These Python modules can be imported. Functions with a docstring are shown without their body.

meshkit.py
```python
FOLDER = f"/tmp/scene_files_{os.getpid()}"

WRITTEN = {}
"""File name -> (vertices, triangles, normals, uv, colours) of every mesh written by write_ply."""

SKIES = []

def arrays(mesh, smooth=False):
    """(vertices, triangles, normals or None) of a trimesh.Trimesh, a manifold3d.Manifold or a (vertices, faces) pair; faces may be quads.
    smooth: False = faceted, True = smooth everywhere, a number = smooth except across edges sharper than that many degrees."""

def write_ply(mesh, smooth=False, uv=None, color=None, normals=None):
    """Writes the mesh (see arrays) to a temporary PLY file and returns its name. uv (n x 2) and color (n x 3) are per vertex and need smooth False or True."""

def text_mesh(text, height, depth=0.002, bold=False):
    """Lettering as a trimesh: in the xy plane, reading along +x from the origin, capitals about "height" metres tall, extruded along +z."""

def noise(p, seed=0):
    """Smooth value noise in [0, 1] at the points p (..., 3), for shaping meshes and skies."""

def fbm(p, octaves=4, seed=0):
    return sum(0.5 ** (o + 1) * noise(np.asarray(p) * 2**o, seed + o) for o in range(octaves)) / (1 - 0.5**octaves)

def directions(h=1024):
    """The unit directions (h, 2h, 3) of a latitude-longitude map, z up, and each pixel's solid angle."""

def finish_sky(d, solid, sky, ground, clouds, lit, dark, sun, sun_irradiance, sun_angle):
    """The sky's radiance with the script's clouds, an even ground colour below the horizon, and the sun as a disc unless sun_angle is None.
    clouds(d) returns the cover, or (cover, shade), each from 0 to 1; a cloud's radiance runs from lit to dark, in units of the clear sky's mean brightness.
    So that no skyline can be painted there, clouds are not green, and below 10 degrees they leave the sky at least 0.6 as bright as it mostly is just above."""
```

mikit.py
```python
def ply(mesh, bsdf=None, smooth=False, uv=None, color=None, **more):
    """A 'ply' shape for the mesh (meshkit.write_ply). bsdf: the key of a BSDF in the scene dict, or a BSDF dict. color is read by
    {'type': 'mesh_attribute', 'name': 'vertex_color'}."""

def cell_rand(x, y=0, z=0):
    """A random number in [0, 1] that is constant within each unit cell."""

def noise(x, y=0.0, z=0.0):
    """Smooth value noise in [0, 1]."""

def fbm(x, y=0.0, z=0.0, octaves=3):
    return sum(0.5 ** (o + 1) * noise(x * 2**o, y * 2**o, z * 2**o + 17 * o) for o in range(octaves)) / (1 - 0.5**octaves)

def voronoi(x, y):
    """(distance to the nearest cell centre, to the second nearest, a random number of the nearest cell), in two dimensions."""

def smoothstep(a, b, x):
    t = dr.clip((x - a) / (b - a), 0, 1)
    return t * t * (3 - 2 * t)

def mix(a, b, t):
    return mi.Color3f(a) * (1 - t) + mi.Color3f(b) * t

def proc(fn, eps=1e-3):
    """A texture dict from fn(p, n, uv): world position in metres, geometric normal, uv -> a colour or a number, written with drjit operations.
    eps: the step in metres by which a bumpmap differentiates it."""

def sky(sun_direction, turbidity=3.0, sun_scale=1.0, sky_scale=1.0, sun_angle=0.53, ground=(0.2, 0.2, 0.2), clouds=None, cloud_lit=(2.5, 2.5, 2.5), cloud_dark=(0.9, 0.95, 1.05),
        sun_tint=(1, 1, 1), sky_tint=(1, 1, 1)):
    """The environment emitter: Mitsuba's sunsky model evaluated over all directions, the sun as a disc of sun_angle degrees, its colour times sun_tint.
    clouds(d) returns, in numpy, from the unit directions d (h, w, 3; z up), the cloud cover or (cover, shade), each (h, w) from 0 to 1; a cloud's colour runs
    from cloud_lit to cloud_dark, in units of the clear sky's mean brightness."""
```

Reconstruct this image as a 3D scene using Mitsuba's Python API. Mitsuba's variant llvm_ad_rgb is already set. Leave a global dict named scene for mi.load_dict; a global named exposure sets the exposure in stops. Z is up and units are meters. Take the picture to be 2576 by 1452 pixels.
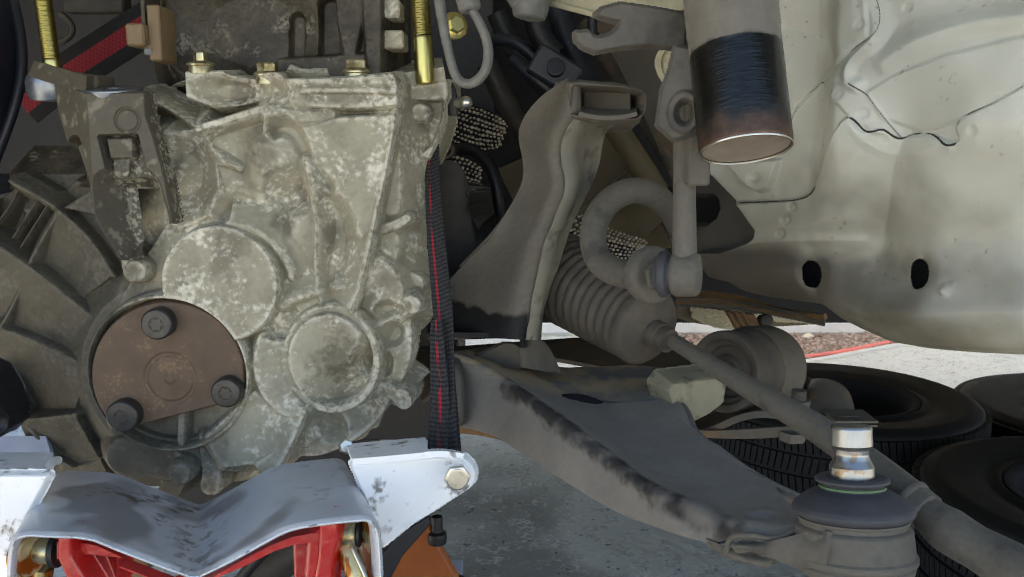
import math, numpy as np, trimesh, mitsuba as mi, mikit, meshkit
import drjit as dr
from mikit import noise, fbm, voronoi, cell_rand, smoothstep, mix
from scipy.interpolate import make_interp_spline
T = mi.ScalarTransform4f
A = np.array

# ------------------------------------------------------------------ camera, sky, exposure
FOC, CX, CY = 2231.0, 1288.0, 726.0            # focal length and centre, in units of a 2576 x 1452 photograph
PITCH, EYE = math.radians(9.0), A([0.0, 0.0, 0.75])
FWD = A([0, math.cos(PITCH), -math.sin(PITCH)]); UP = A([0, math.sin(PITCH), math.cos(PITCH)]); RIGHT = A([1.0, 0, 0])
exposure = 3.62
scene = {'camera': {'type': 'perspective', 'fov': math.degrees(2 * math.atan(1288 / FOC)), 'fov_axis': 'x', 'near_clip': 0.02, 'far_clip': 200.0,
                    'to_world': T().look_at(origin=EYE.tolist(), target=(EYE + FWD).tolist(), up=[0, 0, 1])},
         'sky': mikit.sky([-0.3, 1.0, 0.8], turbidity=3, sun_scale=1.0, sky_scale=1.0, sky_tint=(1.19, .98, .87))}
labels = {}

# ------------------------------------------------------------------ measuring: a ray through a point of the photograph meets an upright plane at distance Y
def W(x, y, Y):
    r = FWD + RIGHT * ((x - CX) / FOC) - UP * ((y - CY) / FOC)
    return EYE + r * (Y / r[1])
def Z(x, y, Y): return float(W(x, y, Y)[2])
def G(x, y, z=0.0):                               # where the ray meets the ground
    r = FWD + RIGHT * ((x - CX) / FOC) - UP * ((y - CY) / FOC)
    return EYE + r * ((z - EYE[2]) / r[2])
def L3(pts): return A([W(*p) for p in pts])
def mpp(x, y, Y):                                # metres per photograph unit there
    r = FWD - UP * ((y - CY) / FOC)
    return Y / r[1] / FOC
def unit(v): v = A(v, float); return v / np.linalg.norm(v)
def c(r, g, b): return [((v / 255 + 0.055) / 1.055) ** 2.4 if v > 10 else v / 255 / 12.92 for v in (r, g, b)]

# ------------------------------------------------------------------ registering
def key(base):
    if base not in scene and base not in labels: return base
    i = 1
    while f'{base}_{i:03d}' in scene or f'{base}_{i:03d}' in labels: i += 1
    return f'{base}_{i:03d}'
def thing(name, label, cat, group=None):
    k = key(name); labels[k] = {'label': label, 'category': cat}
    if group: labels[k]['group'] = group
    return k
def part(parent, name, mesh, mat, smooth=35, label=None, **kw):
    k = key(f'{parent}__{name}')
    if isinstance(mesh, (list,)): mesh = trimesh.util.concatenate(mesh)
    scene[k] = mikit.ply(mesh, mat, smooth=smooth, **kw)
    if label: labels[k] = {'label': label}
    return k
def solo(name, mesh, mat, label, cat=None, kind=None, smooth=35, **kw):
    k = key(name)
    if isinstance(mesh, list): mesh = trimesh.util.concatenate(mesh)
    scene[k] = mikit.ply(mesh, mat, smooth=smooth, **kw)
    labels[k] = {'label': label}
    if cat: labels[k]['category'] = cat
    if kind: labels[k]['kind'] = kind
    return k

# ------------------------------------------------------------------ shapes
def curve(pts, n, k=3):
    pts = A(pts, float); s = np.r_[0, np.cumsum(np.linalg.norm(np.diff(pts, axis=0), axis=1))]
    if s[-1] <= 0: return np.repeat(pts[:1], n, 0)
    s = s + np.arange(len(s)) * 1e-9
    return make_interp_spline(s, pts, k=min(k, len(pts) - 1))(np.linspace(0, s[-1], n))
def grid_mesh(g, closed_v=False, caps=False):
    m, n = g.shape[:2]; v = g.reshape(-1, 3); i = np.arange(m * n).reshape(m, n)
    if closed_v: i = np.c_[i, i[:, :1]]
    q = np.stack([i[:-1, :-1], i[:-1, 1:], i[1:, 1:], i[1:, :-1]], -1).reshape(-1, 4)
    f = np.vstack([q[:, [0, 1, 2]], q[:, [0, 2, 3]]])
    if caps:
        v = np.vstack([v, g[0].mean(0), g[-1].mean(0)]); a, b = m * n, m * n + 1; r0, r1 = i[0], i[-1]
        f = np.vstack([f, np.c_[r0[1:], r0[:-1], np.full(len(r0) - 1, a)], np.c_[r1[:-1], r1[1:], np.full(len(r1) - 1, b)]])
    return trimesh.Trimesh(v, f, process=False)
def frames(p):
    t = np.gradient(p, axis=0); t /= np.linalg.norm(t, axis=1, keepdims=True) + 1e-12
    u = np.zeros_like(t); r = A([0, 0, 1.0]) if abs(t[0, 2]) < 0.9 else A([1.0, 0, 0])
    u[0] = unit(np.cross(np.cross(t[0], r), t[0]))
    for j in range(1, len(p)): u[j] = unit(u[j - 1] - t[j] * np.dot(u[j - 1], t[j]))
    return t, u, np.cross(t, u)
def tube(pts, rad, n=40, seg=20, k=3, flat=1.0):
    p = curve(pts, n, k); rad = np.atleast_1d(A(rad, float))
    r = np.interp(np.linspace(0, 1, n), np.linspace(0, 1, len(rad)), rad) if len(rad) > 1 else np.full(n, rad[0])
    _, u, w = frames(p); a = np.arange(seg) / seg * 2 * np.pi
    g = p[:, None] + r[:, None, None] * (np.cos(a)[None, :, None] * u[:, None] + flat * np.sin(a)[None, :, None] * w[:, None])
    m = grid_mesh(g, True, True); m.fix_normals(); return m
def lathe(prof, O, axis, seg=64, wob=None):
    """prof: (radius, height) pairs in metres along the axis; the result also carries uv = (angle, height fraction)"""
    z = unit(axis); x = unit(np.cross(z, [0.3, 0.9, 0.1])); y = np.cross(z, x); a = np.arange(seg) / seg * 2 * np.pi
    pr = A(prof, float)
    g = A(O)[None, None] + pr[:, 1][:, None, None] * z + pr[:, 0][:, None, None] * (np.cos(a)[None, :, None] * x + np.sin(a)[None, :, None] * y)
    m = grid_mesh(g, True, True); m.fix_normals(); return m
def rprof(p, n=4, r=None):
    """rounds the corners of a lathe profile a little"""
    p = A(p, float); out = [p[0]]
    for i in range(1, len(p) - 1):
        a, b, d = p[i - 1], p[i], p[i + 1]; la, lb = np.linalg.norm(a - b), np.linalg.norm(d - b)
        q = min(r or 1e9, 0.35 * la, 0.35 * lb)
        s, e = b + (a - b) / (la + 1e-12) * q, b + (d - b) / (lb + 1e-12) * q
        for t in np.linspace(0, 1, n): out.append((1 - t) ** 2 * s + 2 * t * (1 - t) * b + t * t * e)
    return A(out + [p[-1]])
def sheet(rows, thick, nu=40, nv=40, ku=3, kv=3, back=None, bump=None):
    """a thick sheet through rows of points (all rows equally long)"""
    rows = [curve(r, nv, kv) for r in rows]
    g = np.stack([curve([r[j] for r in rows], nu, ku) for j in range(nv)], 1)
    du = np.gradient(g, axis=0); dv = np.gradient(g, axis=1); nrm = np.cross(du, dv); nrm /= np.linalg.norm(nrm, axis=2, keepdims=True) + 1e-12
    if bump is not None: g = g + nrm * bump(g)[..., None]
    h = g - nrm * thick
    f, b = grid_mesh(g), grid_mesh(h); b.invert()
    ring = lambda q: np.concatenate([q[0], q[1:, -1], q[-1, -2::-1], q[-2:0:-1, 0]])
    e = grid_mesh(np.stack([ring(g), ring(h)], 0), True)
    return trimesh.util.concatenate([f, b, e])
def hexhead(O, axis, af, h, flange=0, fh=0.0015, turn=0.0, round_face=True):
    z = unit(axis); x = unit(np.cross(z, [0.3, 0.2, 0.9])); y = np.cross(z, x); R = af / math.sqrt(3); a = np.arange(6) / 6 * 2 * np.pi + turn
    out = []; base = 0.0
    if flange:
        out.append(lathe(rprof([(0, 0), (flange, 0), (flange, fh), (R * 0.98, fh * 1.9), (0, fh * 1.9)]), O, z, 32)); base = fh * 1.5
    ring = lambda s, q: A(O) + z * s + q * (np.cos(a)[:, None] * x + np.sin(a)[:, None] * y)
    out.append(grid_mesh(np.stack([ring(base, R), ring(h * 0.88, R), ring(h, R * 0.86)]), True, True))
    for m in out: m.fix_normals()
    return trimesh.util.concatenate(out)
def threads(O, axis, r, length, pitch, seg=24):
    n = int(length / pitch); p = []
    for i in range(n): p += [(r, i * pitch), (r, i * pitch + .15 * pitch), (r * .86, i * pitch + .5 * pitch), (r * .86, i * pitch + .6 * pitch)]
    return lathe([(0, 0)] + p + [(r, n * pitch), (0, n * pitch)], O, axis, seg)
def box(center, size, R=None, bev=0.15):
    """a box with chamfered edges; R: 3 unit axes as rows"""
    import manifold3d as m3
    s = A(size, float) / 2; b = min(s) * bev; pts = []
    for sx in (-1, 1):
        for sy in (-1, 1):
            for sz in (-1, 1):
                q = s * [sx, sy, sz]
                for k in range(3):
                    w = q - b * A([sx, sy, sz]); w[k] = q[k]; pts.append(w)
    me = m3.Manifold.hull_points(np.array(pts, np.float32)).to_mesh()
    v = me.vert_properties[:, :3] @ (A(R) if R is not None else np.eye(3)) + A(center)
    return trimesh.Trimesh(v, me.tri_verts, process=False)

class Relief:
    """a casting or pressing: heights w over an upright plane through O with normal N; outlines are measured in the photograph at their own height"""
    def __init__(s, O, N, box, step, low=-0.1):
        s.O, s.N = A(O, float), unit(N); s.U = unit(np.cross([0, 0, 1.0], s.N)); s.V = np.cross(s.N, s.U); s.low = low
        q = s.uv([(box[0], box[1]), (box[2], box[1]), (box[0], box[3]), (box[2], box[3])], 0)
        (u0, v0), (u1, v1) = q.min(0), q.max(0)
        s.u = np.arange(u0, u1 + step, step); s.v = np.arange(v0, v1 + step, step); s.step = step
        s.GU, s.GV = np.meshgrid(s.u, s.v); s.H = np.full(s.GU.shape, low); s.kill = np.zeros(s.GU.shape, bool)
    follow = False                                 # True: outlines are traced on the surface shaped so far
    def uv(s, pts, w=0.0):
        if s.follow: return A([s.uv0([p], s.height(p) + w)[0] for p in pts])
        return s.uv0(pts, w)
    def height(s, p):
        w = 0.0
        for _ in range(6):
            q = s.uv0([p], w)[0]; i = int(np.clip(round((q[1] - s.v[0]) / s.step), 0, len(s.v) - 1)); j = int(np.clip(round((q[0] - s.u[0]) / s.step), 0, len(s.u) - 1)); w = .5 * w + .5 * max(s.H[i, j], -.04)
        return w
    def uv0(s, pts, w=0.0):
        out = []
        for p in pts:
            r = FWD + RIGHT * ((p[0] - CX) / FOC) - UP * ((p[1] - CY) / FOC)
            X = EYE + r * (np.dot(s.O + s.N * w - EYE, s.N) / np.dot(r, s.N)) - s.O
            out.append((X @ s.U, X @ s.V))
        return A(out)
    def sc(s, p, w=0.0):
        w = w + (s.height(p) if s.follow else 0); q = s.uv0([p, (p[0], p[1] + 10)], w); return np.linalg.norm(q[1] - q[0]) / 10
    def on(s, p, lift=0.0):                        # the point of the surface seen there
        w = s.height(p); q = s.uv0([p], w)[0]; return s.O + s.U * q[0] + s.V * q[1] + s.N * (w + lift)
    def at(s, p, w=0.0):
        q = s.uv0([p], w)[0]; return s.O + s.U * q[0] + s.V * q[1] + s.N * w
    def ell(s, p, rx, ry=None, w=0.0):
        (u, v), m = s.uv([p], w)[0], s.sc(p, w); ry = ry or rx; w2 = w + (s.height(p) if s.follow else 0); mx = (s.uv0([(p[0] + 10, p[1])], w2)[0, 0] - u) / 10
        d = np.hypot((s.GU - u) / (rx * mx), (s.GV - v) / (ry * m)) - 1; return d * min(rx * mx, ry * m)
    def seg(s, pts, r, w=0.0, spline=True):
        q = s.uv(pts, w); n = len(q)
        rr = np.atleast_1d(A(r, float)); rr = np.interp(np.linspace(0, 1, n), np.linspace(0, 1, len(rr)), rr) if len(rr) > 1 else np.full(n, rr[0])
        if spline and n > 2:
            m = 8 * n; t = np.linspace(0, 1, m); q2 = curve(q, m); rr = np.interp(t, np.linspace(0, 1, n), rr); q = q2
        m = s.sc(pts[len(pts) // 2], w); D = np.full(s.GU.shape, 9.0)
        for a, b, ra, rb in zip(q[:-1], q[1:], rr[:-1], rr[1:]):
            e = b - a; t = np.clip(((s.GU - a[0]) * e[0] + (s.GV - a[1]) * e[1]) / (e @ e + 1e-15), 0, 1)
            D = np.minimum(D, np.hypot(s.GU - a[0] - t * e[0], s.GV - a[1] - t * e[1]) - (ra + (rb - ra) * t) * m)
        return D
    def ridge(s, pts, w, kpos, kneg, crest=1.5, r=.003):
        """a crest whose two sides fall at their own slopes (pos: to the left of the path's direction); w: one height or one per point"""
        ws = np.broadcast_to(A(w, float), len(pts)); q = np.vstack([s.uv([p], v)[0] for p, v in zip(pts, ws)]); m = 8 * len(q)
        hh = np.interp(np.linspace(0, 1, m), np.linspace(0, 1, len(q)), ws); q = curve(q, m) if len(q) > 2 else np.linspace(q[0], q[-1], m)
        D = np.full(s.GU.shape, 9.0); B = np.full(s.GU.shape, -9.0); c0 = crest * s.sc(pts[0])
        for i in range(m - 1):
            e = q[i + 1] - q[i]; px, py = s.GU - q[i, 0], s.GV - q[i, 1]; t = np.clip((px * e[0] + py * e[1]) / (e @ e + 1e-15), 0, 1)
            d = np.hypot(px - t * e[0], py - t * e[1]); n = d < D; k = np.where(e[0] * py - e[1] * px > 0, kpos, kneg); tr = (px * e[0] + py * e[1]) / (e @ e + 1e-15)
            if i in (0, m - 2): k = np.where((tr < 0) & (i == 0) | (tr > 1) & (i == m - 2), np.maximum(k, 2.5), k)
            B = np.where(n, hh[i] + (hh[i + 1] - hh[i]) * t - k * np.maximum(d - c0, 0), B); D = np.where(n, d, D)
        h = np.clip(0.5 + 0.5 * (s.H - B) / r, 0, 1); s.H = np.maximum(s.low, np.where(s.H > s.low + 1e-5, B * (1 - h) + s.H * h, s.H))
    def poly(s, pts, w=0.0, spline=False, rnd=0.0):
        q = s.uv(pts, w)
        if spline: q = curve(np.vstack([q, q[:1]]), 6 * len(q))[:-1]
        D = np.full(s.GU.shape, 9.0); ins = np.zeros(s.GU.shape, bool)
        for a, b in zip(q, np.roll(q, -1, 0)):
            e = b - a; t = np.clip(((s.GU - a[0]) * e[0] + (s.GV - a[1]) * e[1]) / (e @ e + 1e-15), 0, 1)
            D = np.minimum(D, np.hypot(s.GU - a[0] - t * e[0], s.GV - a[1] - t * e[1]))
            k = (a[1] > s.GV) != (b[1] > s.GV)
            ins ^= k & (s.GU < (b[0] - a[0]) * (s.GV - a[1]) / (b[1] - a[1] + 1e-15) + a[0])
        return np.where(ins, -D, D) - rnd
    def up(s, sd, w, r=0.003, k=4.0):
        r = r * .30
        b = w - s.wall(sd, k); h = np.clip(0.5 + 0.5 * (s.H - b) / r, 0, 1); s.H = np.maximum(s.low, b * (1 - h) + s.H * h + r * h * (1 - h) * 0.5 * (s.H > s.low + .001))
    def down(s, sd, w, r=0.003, k=4.0):
        r = r * .30
        b = w + s.wall(sd, k); h = np.clip(0.5 - 0.5 * (s.H - b) / r, 0, 1); s.H = b * (1 - h) + s.H * h - r * h * (1 - h) * 0.5
    def wall(s, sd, k):                            # a rounded shoulder, then a steep cast or pressed side
        sd = np.maximum(sd, 0); return k * sd if k <= 1.65 else k * np.minimum(sd, .0012) + max(k, 11) * np.maximum(sd - .0012, 0)
    def add(s, sd, w, soft):
        t = np.clip(0.5 - sd / (2 * soft), 0, 1); s.H = s.H + w * t * t * (3 - 2 * t)
    def rough(s, amp, freq, seed=1, oct=3):
        p = np.stack([s.GU * freq, s.GV * freq, s.GU * 0 + seed], -1); s.H = np.where(s.H > s.low + 1e-4, s.H + amp * (meshkit.fbm(p, oct, seed) - .5), s.H)
    def blur(s, n=1):
        for _ in range(n):
            h = np.pad(s.H, 1, mode='edge'); s.H = (4 * s.H + h[:-2, 1:-1] + h[2:, 1:-1] + h[1:-1, :-2] + h[1:-1, 2:]) / 8
    def mesh(s, back=True):
        X = s.O + s.GU[..., None] * s.U + s.GV[..., None] * s.V + s.H[..., None] * s.N
        m, n = s.H.shape; i = np.arange(m * n).reshape(m, n)
        q = np.stack([i[:-1, :-1], i[:-1, 1:], i[1:, 1:], i[1:, :-1]], -1).reshape(-1, 4)
        hi = (s.H > s.low + 1e-5).ravel(); q = q[hi[q].any(1) & ~s.kill.ravel()[q].any(1)]
        f = np.vstack([q[:, [0, 1, 2]], q[:, [0, 2, 3]]]); v = X.reshape(-1, 3)
        from scipy.ndimage import gaussian_filter as gf
        h = np.maximum(s.H, s.low * .6); wear = np.clip((h - gf(h, .0022 / s.step)) / .0011, 0, 1)
        used = np.unique(f); new = np.full(m * n, -1); new[used] = np.arange(len(used)); s.uvs = np.stack([wear.ravel()[used], np.zeros(len(used))], 1)
        return trimesh.Trimesh(v[used], new[f], process=False)

def plate(poly, O, N, thick, step=0.0007, edge=0.0012, holes=(), spline=False, k=3.0, w=0.0, extra=None):
    """a flat plate cut to an outline, with rounded edges and real thickness"""
    p = A(poly, float)[:, :2]; m = 14
    R = Relief(O, N, (p[:, 0].min() - m, p[:, 1].min() - m, p[:, 0].max() + m, p[:, 1].max() + m), step, low=w - thick)
    R.up(R.poly(p, w, spline), w, edge, k)
    for h in holes: R.down(h(R), w - thick, edge, k)
    if extra: extra(R)
    return R
# ------------------------------------------------------------------ materials
def bsdf(name, color, rough=0.6, metal=0.0, bump=None, spec=0.5, two=True, **kw):
    b = {'type': 'principled', 'base_color': mikit.proc(color) if callable(color) else {'type': 'rgb', 'value': list(color)},
         'roughness': mikit.proc(rough) if callable(rough) else rough, 'metallic': mikit.proc(metal) if callable(metal) else metal, 'specular': spec, **kw}
    if bump: b = {'type': 'bumpmap', 'arbitrary': mikit.proc(bump[0], eps=bump[2] if len(bump) > 2 else 5e-4), 'scale': bump[1], 'bsdf': b}
    scene[name] = {'type': 'twosided', 'bsdf': b} if two else b
def N3(p, f, o=3, off=0.0):                      # octaves turned against each other, so that no lattice shows
    x, y, z, s = p.x * f + off, p.y * f + off * 1.7, p.z * f - off, 0.0
    for k in range(o):
        x, y, z = .80 * x - .36 * y + .48 * z + 3.1, .60 * x + .48 * y - .64 * z + 1.7, .80 * y + .60 * z - 2.3
        s = s + .5 ** (k + 1) * noise(x, y, z); x, y, z = 2 * x, 2 * y, 2 * z
    return s / (1 - .5 ** o)
def sst(a, b, x): return smoothstep(a, b, x)

def f_cast(p, n, uv):
    a, b = N3(p, 55, 4), N3(p, 330, 3, 5.0)
    col = mix(c(134, 129, 111), c(156, 151, 132), sst(.25, .75, a * .7 + b * .3))
    col = mix(col, c(86, 78, 66), .62 * sst(.54, .76, N3(p, 40, 4, 9.0)))
    col = mix(col, c(228, 225, 209), .66 * sst(.52, .98, N3(p, 330, 4, 8.0) + 1.1 * (N3(p, 40, 4, 3.0) - .5)))
    col = mix(col, c(206, 202, 186), .55 * uv.x * sst(.3, .6, b))
    st = W(852, 905, .645); dd = dr.sqrt(dr.square(p.x - st[0]) + dr.square(p.z - st[2]) * .6)
    col = mix(col, c(78, 72, 58), .7 * sst(.021, .004, dd + .016 * (b - .5) + .012 * (a - .5)))
    dirt = sst(-.248, -.300, p.x + .05 * (a - .5) + .25 * (p.z - Z(330, 700, .64)) * sst(Z(330, 780, .64), Z(330, 1000, .64), p.z))
    dirt = dr.maximum(dirt, .8 * sst(Z(420, 870, .64), Z(420, 1010, .64), p.z + .02 * (a - .5)) * sst(-.19, -.25, p.x))
    return mix(col, mix(c(40, 38, 33), c(66, 62, 52), a * .6 + b * .4), dirt * .88)
bsdf('cast_aluminium', f_cast, .62, .12, (lambda p, n, uv: N3(p, 700, 2), .00045, 4e-4))
def f_oily(p, n, uv):
    a, b = N3(p, 48, 4, 2.0), N3(p, 500, 2, 1.0)
    col = mix(c(44, 39, 32), c(76, 71, 59), sst(.3, .72, a * .75 + b * .25))
    return mix(col, c(125, 120, 108), .7 * sst(.57, .74, N3(p, 75, 4, 7.0)) * sst(.3, .7, b))
bsdf('oily_casting', f_oily, .55, .1, (lambda p, n, uv: N3(p, 750, 2), .0005, 4e-4))
def f_brk(p, n, uv):
    a, b = N3(p, 60, 3, 4.0), N3(p, 450, 2, 1.0)
    col = mix(c(64, 59, 51), c(88, 83, 70), a * .6 + b * .4)
    col = mix(col, c(138, 132, 115), sst(.56, .74, N3(p, 130, 3, 12.0)) * .5)
    return mix(col, c(150, 147, 130), .75 * sst(.5, .66, b * .5 + N3(p, 95, 3, 2.0) * .5) * sst(-.287, -.28, p.x) * sst(.6205, .6225, p.y) * sst(W(275, 380, .62)[0] - .004, W(275, 380, .62)[0], p.x))
bsdf('bracket_casting', f_brk, .6, .1, (lambda p, n, uv: N3(p, 800, 2), .0004, 4e-4))
bsdf('milled_pad', lambda p, n, uv: mix(c(112, 118, 128), c(140, 146, 156), N3(p, 300, 2)), .35, .8)
def f_rust(p, n, uv):
    a, b = N3(p, 70, 4, 1.0), N3(p, 520, 2, 3.0)
    return mix(mix(c(75, 62, 51), c(98, 80, 65), a), c(119, 98, 73), sst(.58, .72, b * .5 + a * .5) * .7)
bsdf('rusty_plate', f_rust, .62, .2, (lambda p, n, uv: N3(p, 900, 2), .0003, 4e-4))
def f_dust(p, n, uv):
    a, b = N3(p, 38, 4, 6.0), N3(p, 420, 2, 2.0)
    col = mix(c(73, 70, 63), c(99, 94, 84), a * .6 + b * .4)
    return mix(col, c(38, 36, 38), .5 * sst(.58, .80, N3(p, 60, 4, 20.0)))
bsdf('dusty_steel', f_dust, .72, 0., (lambda p, n, uv: N3(p, 600, 2), .00025, 4e-4))
RIDGE = L3([(1240, 950, .69), (1317, 997, .635), (1433, 1080, .585), (1533, 1160, .552), (1667, 1257, .502), (1800, 1315, .462), (1850, 1338, .445)])
def f_arm(p, n, uv):
    a, b = N3(p, 34, 4, 6.0), N3(p, 330, 3, 9.0)
    col = mix(c(96, 94, 91), c(128, 123, 114), a * .6 + b * .4)
    d = mi.Float(9.0)
    for q, r in zip(RIDGE[:-1], RIDGE[1:]):
        e = r - q; t = dr.clip(((p.x - q[0]) * e[0] + (p.y - q[1]) * e[1] + (p.z - q[2]) * e[2]) / float(e @ e), 0, 1)
        d = dr.minimum(d, dr.sqrt(dr.square(p.x - q[0] - t * e[0]) + dr.square(p.y - q[1] - t * e[1]) + dr.square(p.z - q[2] - t * e[2])))
    wear = sst(.0105, .002, d + .012 * (N3(p, 120, 3, 3.0) - .45)) * sst(.3, .5, N3(p, 30, 2, 8.0) + .12)
    col = mix(col, c(24, 23, 25), wear * .9)
    return mix(col, c(177, 151, 112), .8 * sst(.36, .62, N3(p, 40, 4, 31.0)) * sst(.65, .70, p.y) * sst(.3, .6, dr.abs(n.z)))
bsdf('dusty_arm', f_arm, .7, 0., (lambda p, n, uv: N3(p, 500, 2), .0003, 4e-4))
def f_leg(p, n, uv):
    a, b = N3(p, 30, 4, 2.0), N3(p, 380, 2, 2.0)
    col = mix(c(79, 75, 68), c(103, 98, 87), a * .6 + b * .4)
    oil = sst(Z(1230, 760, .71), Z(1230, 775, .71), p.z + .013 * (N3(p, 60, 3, 1.0) - .5)) * sst(Z(1230, 850, .71), Z(1230, 845, .71), p.z) * sst(.004, -.002, p.x - .012)
    return mix(col, c(10, 10, 12), oil)
bsdf('dusty_flange', lambda p, n, uv: mix(mix(c(100, 97, 87), c(124, 120, 106), N3(p, 40, 4, 2.0)), c(78, 72, 61), .6 * sst(.58, .75, N3(p, 90, 3, 5.0))), .72)
bsdf('dusty_frame', f_leg, .72, 0., (lambda p, n, uv: N3(p, 600, 2), .0002, 4e-4))
def f_body(p, n, uv):
    a, b = N3(p, 22, 4, 1.0), N3(p, 260, 3, 2.0)
    col = mix(c(184, 185, 173), c(201, 202, 191), a)
    col = mix(col, c(142, 133, 106), .38 * sst(.4, .75, N3(p, 14, 3, 4.0)))
    col = mix(col, c(121, 102, 77), .6 * sst(.70, .84, b) * sst(.45, .6, N3(p, 30, 2, 6.0)))
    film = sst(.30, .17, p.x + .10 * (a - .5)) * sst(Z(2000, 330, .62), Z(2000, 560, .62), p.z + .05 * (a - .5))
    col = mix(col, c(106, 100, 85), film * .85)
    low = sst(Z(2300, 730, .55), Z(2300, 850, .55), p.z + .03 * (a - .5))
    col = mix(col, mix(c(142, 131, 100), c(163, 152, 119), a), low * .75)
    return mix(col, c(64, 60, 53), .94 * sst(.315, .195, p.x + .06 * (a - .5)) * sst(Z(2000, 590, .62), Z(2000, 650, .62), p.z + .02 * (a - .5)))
bsdf('dirty_body_paint', f_body, .42, 0., (lambda p, n, uv: N3(p, 260, 2), .0002, 5e-4))
def f_under(p, n, uv):
    a = N3(p, 26, 4, 3.0)
    return mix(mix(c(62, 59, 53), c(90, 85, 74), a), c(117, 84, 45), sst(.5, .7, N3(p, 40, 3, 1.0)) * .4)
bsdf('cream_dust', lambda p, n, uv: mix(mix(c(126, 119, 97), c(149, 143, 119), N3(p, 60, 3, 2.0)), c(84, 77, 62), .7 * sst(.60, .80, N3(p, 150, 3))), .7)
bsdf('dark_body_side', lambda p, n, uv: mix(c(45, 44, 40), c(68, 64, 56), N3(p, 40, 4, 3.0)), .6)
bsdf('dusty_underbody', f_under, .7)
bsdf('rusty_bracket', lambda p, n, uv: mix(c(88, 68, 47), c(127, 98, 62), N3(p, 90, 4, 2.0)), .7)
bsdf('cream_sealer', lambda p, n, uv: mix(c(149, 142, 115), c(175, 168, 141), N3(p, 60, 3)), .6)
def f_wpaint(p, n, uv):
    a, b = N3(p, 60, 4, 2.0), N3(p, 240, 4, 1.0)
    g = sst(.55, .70, a * .55 + b * .45) * sst(.45, .6, N3(p, 18, 2, 3.0))
    col = mix(c(226, 229, 231), c(236, 238, 239), a)
    return mix(col, mix(c(70, 60, 50), c(104, 92, 80), b), g * .85)
bsdf('white_jack_paint', f_wpaint, .30, 0., None, .5)
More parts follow.
